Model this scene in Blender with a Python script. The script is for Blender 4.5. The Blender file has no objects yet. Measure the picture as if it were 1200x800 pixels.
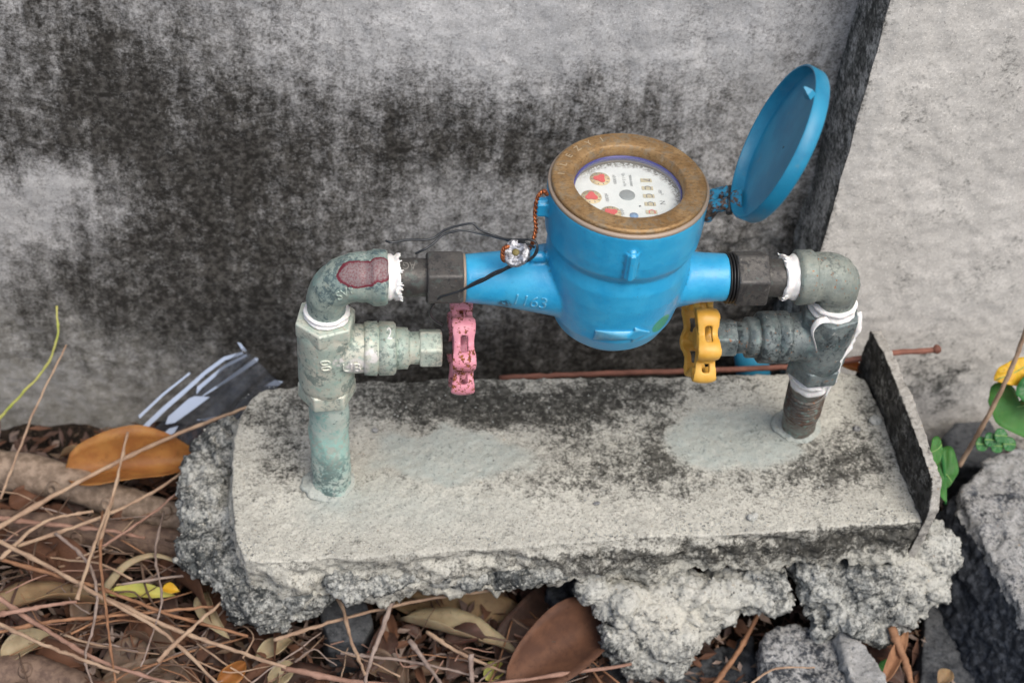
import bpy, bmesh, math, random
import numpy as np
from mathutils import Vector, Matrix
S = bpy.context.scene
rnd = random.Random(7)
rng = np.random.RandomState(5)

# ------------------------------------------------------------------ camera
CAM = np.array([0.01235, -0.73838, 0.88386])
FWD = np.array([0.10866787, 0.70412568, -0.70171099])
RGT = np.array([0.99404218, -0.08297059, 0.07068255])
UPV = np.array([0.00845198, 0.70521125, 0.70894687])
FPX = 1783.2
cam_data = bpy.data.cameras.new('camera')
cam = bpy.data.objects.new('camera', cam_data)
S.collection.objects.link(cam)
cam.matrix_world = Matrix(((RGT[0], UPV[0], -FWD[0], CAM[0]), (RGT[1], UPV[1], -FWD[1], CAM[1]),
                           (RGT[2], UPV[2], -FWD[2], CAM[2]), (0, 0, 0, 1)))
cam_data.sensor_width = 36
cam_data.lens = 36 * FPX / 1200
cam_data.clip_start = 0.01
cam_data.clip_end = 300
cam_data.dof.use_dof = True
cam_data.dof.focus_distance = 1.01
cam_data.dof.aperture_fstop = 7.0
S.camera = cam

# ------------------------------------------------------------------ sky, sun, exposure
W = bpy.data.worlds.new('World'); S.world = W; W.use_nodes = True
wn = W.node_tree
sky = wn.nodes.new('ShaderNodeTexSky'); sky.sky_type = 'NISHITA'; sky.sun_disc = False
SUN_EL, SUN_AZ = math.radians(58), math.radians(150)      # azimuth clockwise from +Y
sky.sun_elevation = SUN_EL; sky.sun_rotation = SUN_AZ
sky.air_density = 1.0; sky.dust_density = 4.0; sky.ozone_density = 0.6
wn.links.new(sky.outputs[0], wn.nodes['Background'].inputs[0])
wn.nodes['Background'].inputs[1].default_value = 0.13
sd = bpy.data.lights.new('sun', 'SUN'); sd.energy = 1.5; sd.angle = math.radians(40); sd.color = (1, 0.965, 0.90)
sun = bpy.data.objects.new('sun', sd); S.collection.objects.link(sun)
sv = Vector((math.sin(SUN_AZ) * math.cos(SUN_EL), math.cos(SUN_AZ) * math.cos(SUN_EL), math.sin(SUN_EL)))
sun.rotation_euler = sv.to_track_quat('Z', 'Y').to_euler()
S.view_settings.view_transform = 'Standard'; S.view_settings.look = 'None'
S.view_settings.exposure = 0.50; S.view_settings.gamma = 1

# ------------------------------------------------------------------ helpers: points
def at(px, py, n=(0, 0, 1), d=0.0):
    """point of the plane n.p = d seen at a place of the 1200x800 photograph"""
    r = FWD + RGT * (px - 600) / FPX - UPV * (py - 400) / FPX
    n = np.array(n, float)
    return CAM + r * ((d - n @ CAM) / (n @ r))
def atz(px, py, z): return at(px, py, (0, 0, 1), z)
def aty(px, py, y): return at(px, py, (0, 1, 0), y)

# ------------------------------------------------------------------ helpers: noise
def _h(i, j, k, s):
    n = (i * 374761393 + j * 668265263 + k * 2147483647 + s * 974634777) & 0xffffffff
    n = ((n ^ (n >> 13)) * 1274126177) & 0xffffffff
    return ((n ^ (n >> 16)) & 0xffff) / 65535.0
def vnoise(P, scale, seed=0):
    P = np.asarray(P, float) * scale + 1000.0
    I = np.floor(P).astype(np.int64); f = P - I; f = f * f * (3 - 2 * f)
    o = 0
    for a in (0, 1):
        for b in (0, 1):
            for c in (0, 1):
                w = (f[:, 0] if a else 1 - f[:, 0]) * (f[:, 1] if b else 1 - f[:, 1]) * (f[:, 2] if c else 1 - f[:, 2])
                o = o + w * _h(I[:, 0] + a, I[:, 1] + b, I[:, 2] + c, seed)
    return o * 2 - 1
def fbm(P, scale, octs=4, seed=0, gain=0.5):
    o = 0; a = 1
    for k in range(octs):
        o = o + a * vnoise(P, scale * 2.03 ** k, seed + k * 17); a *= gain
    return o
def sstep(a, b, x):
    t = np.clip((x - a) / (b - a), 0, 1); return t * t * (3 - 2 * t)

# ------------------------------------------------------------------ helpers: meshes
def link(name, me, mat=None, parent=None, smooth=True):
    o = bpy.data.objects.new(name, me); S.collection.objects.link(o)
    if mat is not None:
        me.materials.clear(); me.materials.append(mat)
    if smooth:
        me.polygons.foreach_set('use_smooth', [True] * len(me.polygons))
    if parent is not None: o.parent = parent
    return o
def mesh(name, V, F):
    me = bpy.data.meshes.new(name); me.from_pydata([tuple(map(float, v)) for v in V], [], [tuple(f) for f in F]); me.update(); return me
def merged(parts):
    V = []; F = []
    for v, f in parts:
        b = len(V); V += [tuple(x) for x in v]; F += [tuple(i + b for i in g) for g in f]
    return V, F
def tag(o, label=None, cat=None, group=None, kind=None):
    if label: o['label'] = label
    if cat: o['category'] = cat
    if group: o['group'] = group
    if kind: o['kind'] = kind
    return o
def empty(name, loc, label, cat, group=None):
    o = bpy.data.objects.new(name, None); S.collection.objects.link(o); o.empty_display_size = 0.01
    o.location = loc; bpy.context.view_layer.update()
    return tag(o, label, cat, group)
def part(name, vf, mat, parent, smooth=True, sharp=None):
    me = mesh(name, *vf) if isinstance(vf, tuple) else vf
    o = link(name, me, mat, parent, smooth)
    if parent is not None:
        if parent.type == 'EMPTY': o.matrix_parent_inverse = Matrix.Translation(-world_loc(parent))
    if sharp: me.set_sharp_from_angle(angle=math.radians(sharp))
    return o
def world_loc(p):
    v = Vector((0, 0, 0))
    while p is not None:
        if p.type == 'EMPTY': v = v + p.location
        p = p.parent
    return v
def frame(d, ref=None):
    d = np.array(d, float); d /= np.linalg.norm(d)
    r = np.array(ref if ref is not None else ((0, 0, 1) if abs(d[2]) < .9 else (0, 1, 0)), float)
    a = np.cross(d, r); a /= np.linalg.norm(a); return d, a, np.cross(a, d)
def tube(path, rad, n=16, cap=True, ref=None, wob=0, seed=0, sq=1.0):
    """sweep with parallel transport; rad a number or one per path point"""
    P = np.array(path, float); m = len(P); R_ = np.full(m, rad) if np.isscalar(rad) else np.array(rad, float)
    T = np.gradient(P, axis=0); T /= np.maximum(np.linalg.norm(T, axis=1), 1e-9)[:, None]
    _, a, b = frame(T[0], ref); V = []; F = []
    for i in range(m):
        if i:
            a = a - T[i] * (a @ T[i]); a /= np.linalg.norm(a); b = np.cross(a, T[i])
        for k in range(n):
            t = 2 * math.pi * k / n
            V.append(P[i] + R_[i] * (math.cos(t) * a + sq * math.sin(t) * b))
    for i in range(m - 1):
        for k in range(n):
            F.append((i * n + k, i * n + (k + 1) % n, (i + 1) * n + (k + 1) % n, (i + 1) * n + k))
    if cap:
        F.append(tuple(range(n - 1, -1, -1))); F.append(tuple((m - 1) * n + k for k in range(n)))
    V = np.array(V)
    if wob: 
        V = V + wob * np.stack([vnoise(V, 260, seed), vnoise(V, 260, seed + 5), vnoise(V, 260, seed + 9)], 1)
    return [tuple(v) for v in V], F
def lathe(o, axis, prof, n=48, ref=None, hexr=None, close=False):
    """prof: (distance along the axis, radius); hexr: exact number of sides with flat faces"""
    d, a, b = frame(axis, ref); o = np.array(o, float); V = []; F = []
    n = hexr or n
    for s, r in prof:
        for k in range(n):
            t = 2 * math.pi * (k + (.5 if hexr else 0)) / n
            V.append(o + d * s + r * (math.cos(t) * a + math.sin(t) * b))
    m = len(prof)
    for i in range(m - 1):
        for k in range(n):
            F.append((i * n + k, i * n + (k + 1) % n, (i + 1) * n + (k + 1) % n, (i + 1) * n + k))
    if close:
        for k in range(n): F.append(((m - 1) * n + k, (m - 1) * n + (k + 1) % n, (k + 1) % n, k))
    else:
        F.append(tuple(range(n - 1, -1, -1))); F.append(tuple((m - 1) * n + k for k in range(n)))
    return [tuple(v) for v in V], F
def nut(o, axis, L, r, ref=None, n=6, ch=.0018):
    """hexagonal nut whose ends are chamfered by a cone, corners bevelled"""
    bm = bmesh.new(); v, f = lathe(o, axis, [(0, r), (L, r)], hexr=n, ref=ref)
    bv = [bm.verts.new(p) for p in v]
    for g in f: bm.faces.new([bv[i] for i in g])
    bmesh.ops.recalc_face_normals(bm, faces=bm.faces)
    bmesh.ops.bevel(bm, geom=bm.edges[:], offset=ch, segments=3, profile=.6, affect='EDGES')
    me = bpy.data.meshes.new('nut'); bm.to_mesh(me); bm.free(); return me
def box(c, sx, sy, sz, M=None, bev=0.0):
    bm = bmesh.new(); bmesh.ops.create_cube(bm, size=1)
    for v in bm.verts: v.co = Vector((v.co.x * sx, v.co.y * sy, v.co.z * sz))
    if bev: bmesh.ops.bevel(bm, geom=bm.edges[:], offset=bev, segments=2, affect='EDGES')
    if M is not None: bmesh.ops.transform(bm, matrix=M, verts=bm.verts)
    bmesh.ops.translate(bm, verts=bm.verts, vec=Vector(c))
    V = [tuple(v.co) for v in bm.verts]; bm.verts.index_update(); F = [tuple(v.index for v in f.verts) for f in bm.faces]
    bm.free(); return V, F
def remesh(vf, voxel, smooth=0, fac=.5):
    me = mesh('tmp', *vf) if isinstance(vf, tuple) else vf
    bm = bmesh.new(); bm.from_mesh(me); bmesh.ops.recalc_face_normals(bm, faces=bm.faces); bm.to_mesh(me); bm.free()
    o = bpy.data.objects.new('tmp', me); S.collection.objects.link(o)
    r = o.modifiers.new('r', 'REMESH'); r.mode = 'VOXEL'; r.voxel_size = voxel
    if smooth:
        s = o.modifiers.new('s', 'SMOOTH'); s.iterations = smooth; s.factor = fac
    dg = bpy.context.evaluated_depsgraph_get(); dg.update()
    out = bpy.data.meshes.new_from_object(o.evaluated_get(dg)); bpy.data.objects.remove(o)
    return out
def getv(me):
    a = np.empty(len(me.vertices) * 3); me.vertices.foreach_get('co', a); return a.reshape(-1, 3)
def getn(me):
    a = np.empty(len(me.vertices) * 3); me.vertices.foreach_get('normal', a); return a.reshape(-1, 3)
def setv(me, V): me.vertices.foreach_set('co', np.ascontiguousarray(V, dtype=np.float64).ravel()); me.update()
def attr(me, name, vals):
    a = me.attributes.new(name, 'FLOAT', 'POINT'); a.data.foreach_set('value', np.asarray(vals, dtype=np.float32))
def curve_pts(P, n):
    """Catmull-Rom through P"""
    P = np.array(P, float); Q = np.vstack([2 * P[0] - P[1], P, 2 * P[-1] - P[-2]]); out = []
    m = len(P) - 1
    for s in np.linspace(0, m - 1e-6, n):
        i = int(s); t = s - i; a, b, c, d = Q[i:i + 4]
        out.append(.5 * (2 * b + (c - a) * t + (2 * a - 5 * b + 4 * c - d) * t * t + (3 * b - a - 3 * c + d) * t ** 3))
    return np.array(out)
def text_mesh(body, size, extrude=0.0, align='CENTER'):
    cu = bpy.data.curves.new('txt', 'FONT'); cu.body = body; cu.size = size; cu.extrude = extrude
    cu.align_x = align; cu.align_y = 'CENTER'; cu.resolution_u = 3
    o = bpy.data.objects.new('txt', cu); S.collection.objects.link(o)
    dg = bpy.context.evaluated_depsgraph_get(); dg.update()
    me = bpy.data.meshes.new_from_object(o.evaluated_get(dg)); bpy.data.objects.remove(o); return me
def vf_of(me): return [tuple(v.co) for v in me.vertices], [tuple(p.vertices) for p in me.polygons]

# ------------------------------------------------------------------ helpers: materials
class NT:
    def __init__(s, name, rough=.7, metal=0.0, spec=.5):
        s.m = bpy.data.materials.new(name); s.m.use_nodes = True; s.t = s.m.node_tree; s.b = s.t.nodes['Principled BSDF']
        s.b.inputs['Roughness'].default_value = rough; s.b.inputs['Metallic'].default_value = metal
        s.b.inputs['Specular IOR Level'].default_value = spec
        s.tc = s.t.nodes.new('ShaderNodeTexCoord'); s.co = s.tc.outputs['Object']
    def _in(s, sock, v):
        if isinstance(v, bpy.types.NodeSocket): s.t.links.new(v, sock)
        elif isinstance(v, (tuple, list)): sock.default_value = (*v, 1) if len(v) == 3 and len(sock.default_value) == 4 else v
        else: sock.default_value = v
    def noise(s, scale, detail=4, rough=.6, dist=0, off=(0, 0, 0), stretch=(1, 1, 1)):
        mp = s.t.nodes.new('ShaderNodeMapping'); mp.inputs['Location'].default_value = off; mp.inputs['Scale'].default_value = stretch
        s.t.links.new(s.co, mp.inputs[0])
        n = s.t.nodes.new('ShaderNodeTexNoise'); n.inputs['Scale'].default_value = scale; n.inputs['Detail'].default_value = detail
        n.inputs['Roughness'].default_value = rough; n.inputs['Distortion'].default_value = dist
        s.t.links.new(mp.outputs[0], n.inputs['Vector']); return n.outputs[0]
    def vor(s, scale, feature='F1', rand=1, out='Distance'):
        n = s.t.nodes.new('ShaderNodeTexVoronoi'); n.feature = feature; n.inputs['Scale'].default_value = scale; n.inputs['Randomness'].default_value = rand
        s.t.links.new(s.co, n.inputs['Vector']); return n.outputs[out]
    def ramp(s, v, a, b, lo=0, hi=1):
        n = s.t.nodes.new('ShaderNodeMapRange'); n.interpolation_type = 'SMOOTHSTEP'
        s._in(n.inputs[0], v); n.inputs[1].default_value = a; n.inputs[2].default_value = b; n.inputs[3].default_value = lo; n.inputs[4].default_value = hi
        return n.outputs[0]
    def math(s, op, a, b=0, clamp=False):
        n = s.t.nodes.new('ShaderNodeMath'); n.operation = op; n.use_clamp = clamp; s._in(n.inputs[0], a); s._in(n.inputs[1], b); return n.outputs[0]
    def mix(s, f, a, b, mode='MIX'):
        n = s.t.nodes.new('ShaderNodeMix'); n.data_type = 'RGBA'; n.blend_type = mode
        s._in(n.inputs[0], f); s._in(n.inputs[6], a); s._in(n.inputs[7], b); return n.outputs[2]
    def attr(s, name):
        n = s.t.nodes.new('ShaderNodeAttribute'); n.attribute_name = name; return n.outputs['Fac']
    def near(s, p, r0, r1):
        """1 within r0 of a point, 0 beyond r1"""
        v = s.t.nodes.new('ShaderNodeVectorMath'); v.operation = 'DISTANCE'; s.t.links.new(s.co, v.inputs[0]); v.inputs[1].default_value = tuple(p)
        return s.ramp(v.outputs['Value'], r0, r1, 1, 0)
    def sep(s):
        n = s.t.nodes.new('ShaderNodeSeparateXYZ'); s.t.links.new(s.co, n.inputs[0]); return n.outputs
    def bump(s, h, strength=.5, dist=.001):
        n = s.t.nodes.new('ShaderNodeBump'); n.inputs['Strength'].default_value = strength; n.inputs['Distance'].default_value = dist
        s._in(n.inputs['Height'], h)
        if s.b.inputs['Normal'].links: s.t.links.new(s.b.inputs['Normal'].links[0].from_socket, n.inputs['Normal'])
        s.t.links.new(n.outputs[0], s.b.inputs['Normal'])
    def col(s, c): s._in(s.b.inputs['Base Color'], c); return s
    def inp(s, k, v): s._in(s.b.inputs[k], v); return s

def concrete(name, light=(.40, .39, .36), mid=(.23, .225, .205), dark=(.035, .034, .031), tint=None, grain=300, bump=.9, warm=True, k=1.5, lo=.28, hi=.86, streak=0.0, pits=.35, kb=1.0):
    """mildewed cement: attribute 'stain' says how much black growth and painted shade darken it"""
    m = NT(name, rough=.9, spec=.25)
    st = m.attr('stain_shade')
    a = m.noise(grain, 5, .72); b = m.noise(grain * .28, 5, .65, off=(3, 1, 2)); c = m.noise(18, 4, .6, off=(7, 7, 1))
    base = m.mix(m.ramp(c, .3, .7), light, tuple(x * .82 for x in light))
    base = m.mix(m.ramp(a, .42, .68, 0, .75), base, mid)
    base = m.mix(m.ramp(m.noise(55, 5, .7, off=(2, 6, 3)), .38, .66, 0, .5), base, tuple(x * .66 for x in light))
    fine = m.noise(grain * 2.6, 2, .6, off=(5, 2, 9))
    base = m.mix(m.ramp(fine, .56, .72, 0, .55), base, tuple(min(1, x * 1.55) for x in light))
    if tint: base = m.mix(m.math('MULTIPLY', m.attr('tint'), m.ramp(b, .3, .7, .55, 1)), base, tint)
    if warm: base = m.mix(m.ramp(m.noise(grain * .9, 2, off=(1, 9, 4)), .68, .76, 0, .5), base, (.33, .22, .11))
    s1 = m.math('ADD', m.math('MULTIPLY', m.math('SUBTRACT', a, .5), k), m.math('MULTIPLY', m.math('SUBTRACT', b, .5), k * kb))
    if streak: s1 = m.math('ADD', s1, m.math('MULTIPLY', m.math('SUBTRACT', m.noise(75, 5, .68, off=(4, 4, 4), stretch=(1, 1, .16)), .5), streak))
    f = m.ramp(m.math('ADD', st, s1), lo, hi)
    base = m.mix(m.ramp(m.noise(grain * 1.7, 3, .6, off=(6, 1, 6)), .60, .70, 0, pits), base, tuple(x * .35 for x in mid))
    dk = m.mix(m.ramp(m.noise(grain * .5, 3, off=(2, 2, 2)), .4, .68), dark, tuple(x * 2.6 + .02 for x in dark))
    m.col(m.mix(f, base, dk))
    m.bump(a, bump * .6, .0012); m.bump(fine, bump * .5, .0006); m.bump(b, bump * .5, .003)
    return m.m
M = {}
M['wall'] = concrete('stained wall plaster', light=(.56, .56, .56), mid=(.29, .285, .28), dark=(.022, .0205, .018), tint=(.20, .192, .168), grain=420, bump=.5, warm=False, k=1.25, lo=.10, hi=1.04, streak=.95, kb=.7)
M['pillar'] = concrete('pillar plaster', light=(.64, .62, .58), mid=(.43, .415, .385), dark=(.05, .05, .045), grain=330, bump=.4, k=1.3, warm=False, pits=.6)
M['slab'] = concrete('plinth cement', light=(.54, .53, .468), mid=(.22, .216, .186), dark=(.036, .035, .030), tint=(.36, .40, .375), grain=430, bump=1.0, k=1.9, pits=.75, lo=.22, hi=.98)
M['mortar'] = concrete('rough mortar', light=(.47, .475, .44), mid=(.15, .158, .148), dark=(.026, .029, .029), tint=(.52, .50, .43), grain=340, bump=1.0, k=1.7, lo=.2, hi=.95)
M['stone'] = concrete('broken stone', light=(.36, .36, .35), mid=(.12, .125, .13), dark=(.022, .025, .03), grain=330, bump=1.0, k=1.9)
M['darkstone'] = concrete('dark wet stone', light=(.10, .105, .11), mid=(.05, .053, .058), dark=(.012, .014, .017), grain=200, bump=.6, k=1.2, warm=False)
M['shard'] = concrete('fibre cement sheet', light=(.40, .385, .35), mid=(.2, .19, .17), dark=(.025, .023, .020), grain=260, bump=.7)

def paint_blue():
    m = NT('sky blue enamel', rough=.38, spec=.45)
    n = m.noise(45, 4, .6); f = m.noise(420, 3, .6, off=(4, 4, 4)); g = m.noise(900, 2, .5)
    c = m.mix(m.ramp(n, .35, .65), (.022, .32, .60), (.038, .385, .66))
    c = m.mix(m.ramp(f, .60, .75, 0, .35), c, (.02, .17, .38))
    c = m.mix(m.ramp(m.noise(160, 3, .7, off=(1, 2, 7)), .70, .78, 0, .5), c, (.22, .45, .60))
    c = m.mix(m.ramp(g, .745, .775, 0, .8), c, (.10, .07, .04))
    c = m.mix(m.math('MULTIPLY', m.ramp(m.noise(500, 3, .6, off=(8, 0, 0)), .42, .5), m.near((.1165, -.016, .2005), .003, .0065)), c, (.01, .09, .16))
    q = aty(776, 380, -.036)
    c = m.mix(m.math('MULTIPLY', m.near(q, .0072, .0084), .95), c, (.03, .33, .21))
    geo = m.t.nodes.new('ShaderNodeNewGeometry'); pt = geo.outputs['Pointiness']
    c = m.mix(m.ramp(m.math('ADD', pt, m.math('MULTIPLY', m.math('SUBTRACT', f, .5), .08)), .49, .455, 0, .65), c, (.03, .12, .17))
    c = m.mix(m.ramp(m.math('ADD', pt, m.math('MULTIPLY', m.math('SUBTRACT', f, .5), .10)), .535, .58, 0, .6), c, (.20, .50, .66))
    c = m.mix(m.ramp(m.noise(28, 5, .7, off=(2, 6, 6)), .50, .72, 0, .38), c, (.10, .42, .62))
    c = m.mix(m.ramp(m.noise(95, 5, .75, off=(6, 6, 2)), .64, .72, 0, .3), c, (.16, .26, .30))
    m.col(c); m.bump(m.noise(260, 3, .6), .3, .0007); m.bump(m.noise(90, 3, .6), .25, .0012)
    m.inp('Roughness', m.ramp(n, .3, .7, .30, .46)); m.inp('Coat Weight', .15)
    return m.m
M['blue'] = paint_blue()
def paint_hinge():
    m = NT('grimy blue hinge', rough=.6, spec=.35)
    g_ = m.ramp(m.noise(170, 4, .7, off=(3, 3, 6)), .46, .56)
    m.col(m.mix(g_, (.02, .22, .38), m.mix(m.ramp(m.noise(500, 3), .4, .6), (.03, .025, .022), (.12, .075, .05)))); m.bump(m.noise(400, 3), .5, .0008)
    return m.m
M['hinge'] = paint_hinge()
def paint_lid():
    m = NT('sky blue enamel of the lid', rough=.42, spec=.4)
    n = m.noise(40, 4, .6)
    c = m.mix(m.ramp(n, .35, .65), (.012, .18, .32), (.020, .235, .39))
    c = m.mix(m.ramp(m.noise(700, 2, .5), .735, .77, 0, .9), c, (.14, .09, .05))
    c = m.mix(m.math('MULTIPLY', m.ramp(m.noise(120, 4, .7, off=(2, 0, 5)), .58, .74), .35), c, (.12, .2, .22))
    m.col(c); m.bump(m.noise(300, 3), .12, .0005)
    return m.m
M['lid'] = paint_lid()
def brass():
    m = NT('weathered brass', rough=.55, metal=.6)
    n = m.noise(60, 4, .7); s_ = m.noise(520, 5, .75, stretch=(.55, 1, 1), off=(1, 1, 1))
    c = m.mix(m.ramp(n, .3, .7), (.30, .175, .070), (.40, .265, .130))
    c = m.mix(m.ramp(s_, .46, .66, 0, .8), c, (.17, .10, .045))
    c = m.mix(m.ramp(m.noise(150, 5, .75, off=(2, 8, 3)), .5, .62, 0, .6), c, (.27, .235, .175))
    c = m.mix(m.ramp(m.noise(300, 4, .7, off=(9, 9, 9)), .58, .75, 0, .55), c, (.45, .39, .31))
    c = m.mix(m.ramp(m.noise(800, 2), .72, .77, 0, .8), c, (.22, .36, .33))
    m.col(c); m.bump(s_, .3, .0004); m.bump(m.noise(350, 3), .25, .0006); m.inp('Roughness', m.ramp(n, .3, .7, .48, .68))
    return m.m
M['brass'] = brass()
M['brassrim'] = NT('dull zinc edge', rough=.6, metal=.3).col((.36, .29, .23)).m
def patina(name, a, b, c_, rust=.5, green=.5, rough=.62, seed=0, white=.5, extra=None):
    m = NT(name, rough=rough, metal=.25, spec=.4)
    n = m.noise(75, 5, .7, off=(seed, 1, 2)); f = m.noise(330, 4, .7, off=(seed, 5, 2)); g = m.noise(190, 4, .7, off=(3, seed, 8))
    c = m.mix(m.ramp(n, .36, .64), a, b)
    big = m.noise(38, 6, .72, off=(seed, 4, 7), dist=.6)
    c = m.mix(m.ramp(m.math('ADD', big, m.math('MULTIPLY', m.math('SUBTRACT', f, .5), .7)), .53, .63, 0, .8), c, c_)
    c = m.mix(m.ramp(f, .58, .72, 0, .45), c, c_)
    c = m.mix(m.ramp(m.math('ADD', g, m.math('MULTIPLY', m.math('SUBTRACT', big, .5), -.6)), .56, .68, 0, green), c, (.22, .44, .40))
    geo = m.t.nodes.new('ShaderNodeNewGeometry'); c = m.mix(m.ramp(geo.outputs['Pointiness'], .515, .58, 0, .45), c, tuple(min(1, x * 1.7 + .03) for x in a))
    c = m.mix(m.ramp(m.noise(330, 3, .6, off=(seed, seed, 1)), .64, .70, 0, rust), c, (.30, .12, .04))
    c = m.mix(m.ramp(m.noise(130, 4, .7, off=(seed, 8, 1)), .62, .70, 0, white), c, (.62, .62, .57))
    if extra: c = extra(m, c)
    m.col(c); m.bump(f, .45, .0008); m.bump(n, .4, .0015); m.bump(m.noise(900, 2), .25, .0003)
    m.inp('Roughness', m.ramp(f, .35, .65, rough - .12, rough + .12))
    return m.m
def red_patch(m, c):
    p = np.array([.0205, -.0115, .2225])
    v = m.t.nodes.new('ShaderNodeVectorMath'); v.operation = 'SUBTRACT'; m.t.links.new(m.co, v.inputs[0]); v.inputs[1].default_value = tuple(p)
    s2 = m.t.nodes.new('ShaderNodeVectorMath'); s2.operation = 'MULTIPLY'; m.t.links.new(v.outputs[0], s2.inputs[0]); s2.inputs[1].default_value = (.62, 1, 1)
    L = m.t.nodes.new('ShaderNodeVectorMath'); L.operation = 'LENGTH'; m.t.links.new(s2.outputs[0], L.inputs[0])
    d = m.math('ADD', L.outputs['Value'], m.math('MULTIPLY', m.math('SUBTRACT', m.noise(260, 3), .5), .004))
    d2 = m.t.nodes.new('ShaderNodeVectorMath'); d2.operation = 'DISTANCE'; m.t.links.new(m.co, d2.inputs[0]); d2.inputs[1].default_value = (.0345, -.0095, .2240)
    d = m.math('MINIMUM', d, m.math('ADD', d2.outputs['Value'], m.math('ADD', m.math('MULTIPLY', m.math('SUBTRACT', m.noise(260, 3), .5), .004), .0012)))
    inside = m.ramp(d, .0098, .0104, 1, 0); core = m.ramp(d, .0080, .0092, 1, 0)
    c = m.mix(inside, c, (.15, .02, .035))
    return m.mix(m.math('MULTIPLY', core, m.ramp(m.noise(900, 3), .35, .6, .35, .9)), c, (.24, .20, .20))
M['elbow_l'] = patina('green grey galvanised elbow', (.34, .40, .35), (.22, .29, .27), (.075, .12, .13), rust=.15, seed=2, white=.3, green=.35, extra=red_patch)
def greener(m, c):
    z = m.sep()[2]
    c = m.mix(m.math('MULTIPLY', m.ramp(z, .02, .06), m.ramp(z, .075, .055)), c, m.mix(m.ramp(m.noise(260, 4), .45, .6), (.36, .60, .54), (.46, .52, .46)))
    return c
M['riser_l'] = patina('verdigris riser', (.36, .50, .46), (.48, .54, .49), (.08, .14, .14), rust=.3, seed=9, white=.6, green=.8, extra=greener)
M['rust'] = patina('rusty threads', (.10, .062, .045), (.16, .15, .13), (.05, .05, .048), rust=.9, seed=15, white=.5, green=.35)
M['dark_iron'] = patina('dark grey iron', (.055, .052, .05), (.085, .08, .073), (.025, .025, .026), rust=.1, seed=4, white=.12, green=.08, rough=.5)
M['grey_iron'] = patina('blue grey galvanised iron', (.085, .11, .115), (.20, .23, .225), (.022, .03, .034), rust=.75, seed=7, white=.5, green=.15, rough=.5)
M['elbow_r'] = patina('rust flecked galvanised elbow', (.21, .24, .22), (.28, .30, .26), (.12, .14, .13), rust=1.0, seed=11, white=.25, green=.1)
M['riser_r'] = patina('rusty threaded riser', (.15, .12, .10), (.20, .21, .19), (.08, .045, .03), rust=1.0, seed=13, white=.35, green=.35)
def lime_patch(m, c):
    for px_, py_, r_ in ((418, 432, .0085), (436, 418, .006), (396, 424, .004)):
        f_ = m.math('MULTIPLY', m.near(aty(px_, py_, -.0175), r_ * .7, r_ * 1.15), m.ramp(m.noise(230, 4, .7, off=(1, 2, px_)), .40, .52))
        c = m.mix(f_, c, (.66, .64, .62))
    return c
M['valve_l'] = patina('pale lime crusted valve', (.52, .52, .44), (.38, .47, .41), (.17, .22, .20), rust=.4, seed=5, white=.6, green=.45, extra=lime_patch)
def tape():
    m = NT('white thread seal tape', rough=.6, spec=.4)
    n = m.noise(500, 3, .6, stretch=(1, .3, .3))
    m.col(m.mix(m.ramp(n, .55, .75, 0, .4), (.80, .79, .77), (.55, .53, .50))); m.bump(n, .6, .0008)
    m.inp('Subsurface Weight', .1); m.inp('Subsurface Scale', .002)
    return m.m
M['tape'] = tape()
def enamel(name, a, b, rust, amt, seed):
    m = NT(name, rough=.45, spec=.45)
    n = m.noise(80, 4, .6, off=(seed, 0, 0)); c = m.mix(m.ramp(n, .3, .7), a, b)
    r = m.math('ADD', m.noise(230, 4, .7, off=(seed, 3, 1)), m.math('MULTIPLY', m.math('SUBTRACT', m.noise(900, 2), .5), .35))
    geo = m.t.nodes.new('ShaderNodeNewGeometry'); r = m.math('ADD', r, m.ramp(geo.outputs['Pointiness'], .52, .60, 0, .10)); r = m.math('ADD', r, m.ramp(geo.outputs['Pointiness'], .47, .42, 0, .10))
    r = m.math('ADD', r, m.math('MULTIPLY', m.math('SUBTRACT', m.noise(45, 3, .5, off=(seed, 5, 5)), .5), .35))
    rf = m.ramp(r, amt, amt + .05)
    c = m.mix(rf, c, m.mix(m.ramp(m.noise(600, 2), .4, .6), rust, tuple(x * .35 for x in rust)))
    m.col(c); m.bump(m.math('SUBTRACT', 1, rf), .6, .0006); m.inp('Roughness', m.ramp(rf, 0, 1, .42, .85))
    return m.m
M['pink'] = enamel('chipped pink enamel', (.60, .22, .28), (.68, .30, .36), (.30, .10, .03), .545, 3)
M['yellow'] = enamel('yellow enamel', (.64, .33, .045), (.70, .42, .09), (.16, .08, .03), .74, 8)
M['rubber'] = NT('black rubber', rough=.45).col((.012, .012, .013)).m
M['dial'] = None
def dialmat():
    m = NT('white dial print', rough=.5)
    x, y, z = m.sep()
    v = m.t.nodes.new('ShaderNodeVectorMath'); v.operation = 'DISTANCE'; m.t.links.new(m.co, v.inputs[0]); v.inputs[1].default_value = (.1905, 0, .2765)
    d = m.math('ADD', v.outputs['Value'], m.math('MULTIPLY', m.math('SUBTRACT', m.noise(240, 4, .7), .5), .009))
    c = m.mix(m.ramp(m.noise(200, 4), .4, .7, 0, .4), (.68, .72, .70), (.56, .61, .60))
    dirt = m.math('MULTIPLY', m.math('MULTIPLY', m.ramp(d, .0285, .0335), m.ramp(m.math('ADD', y, m.math('MULTIPLY', m.math('SUBTRACT', x, .1905), .6)), -.004, .018, .12, 1)), m.ramp(m.noise(600, 3, .7), .35, .6))
    c = m.mix(dirt, c, (.10, .085, .065))
    m.col(c); return m.m
M['dial'] = dialmat()
def plain(name, c, rough=.5, metal=0, **k):
    m = NT(name, rough=rough, metal=metal); m.col(c)
    for a, b in k.items(): m.inp(a.replace('_', ' '), b)
    return m.m
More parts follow.
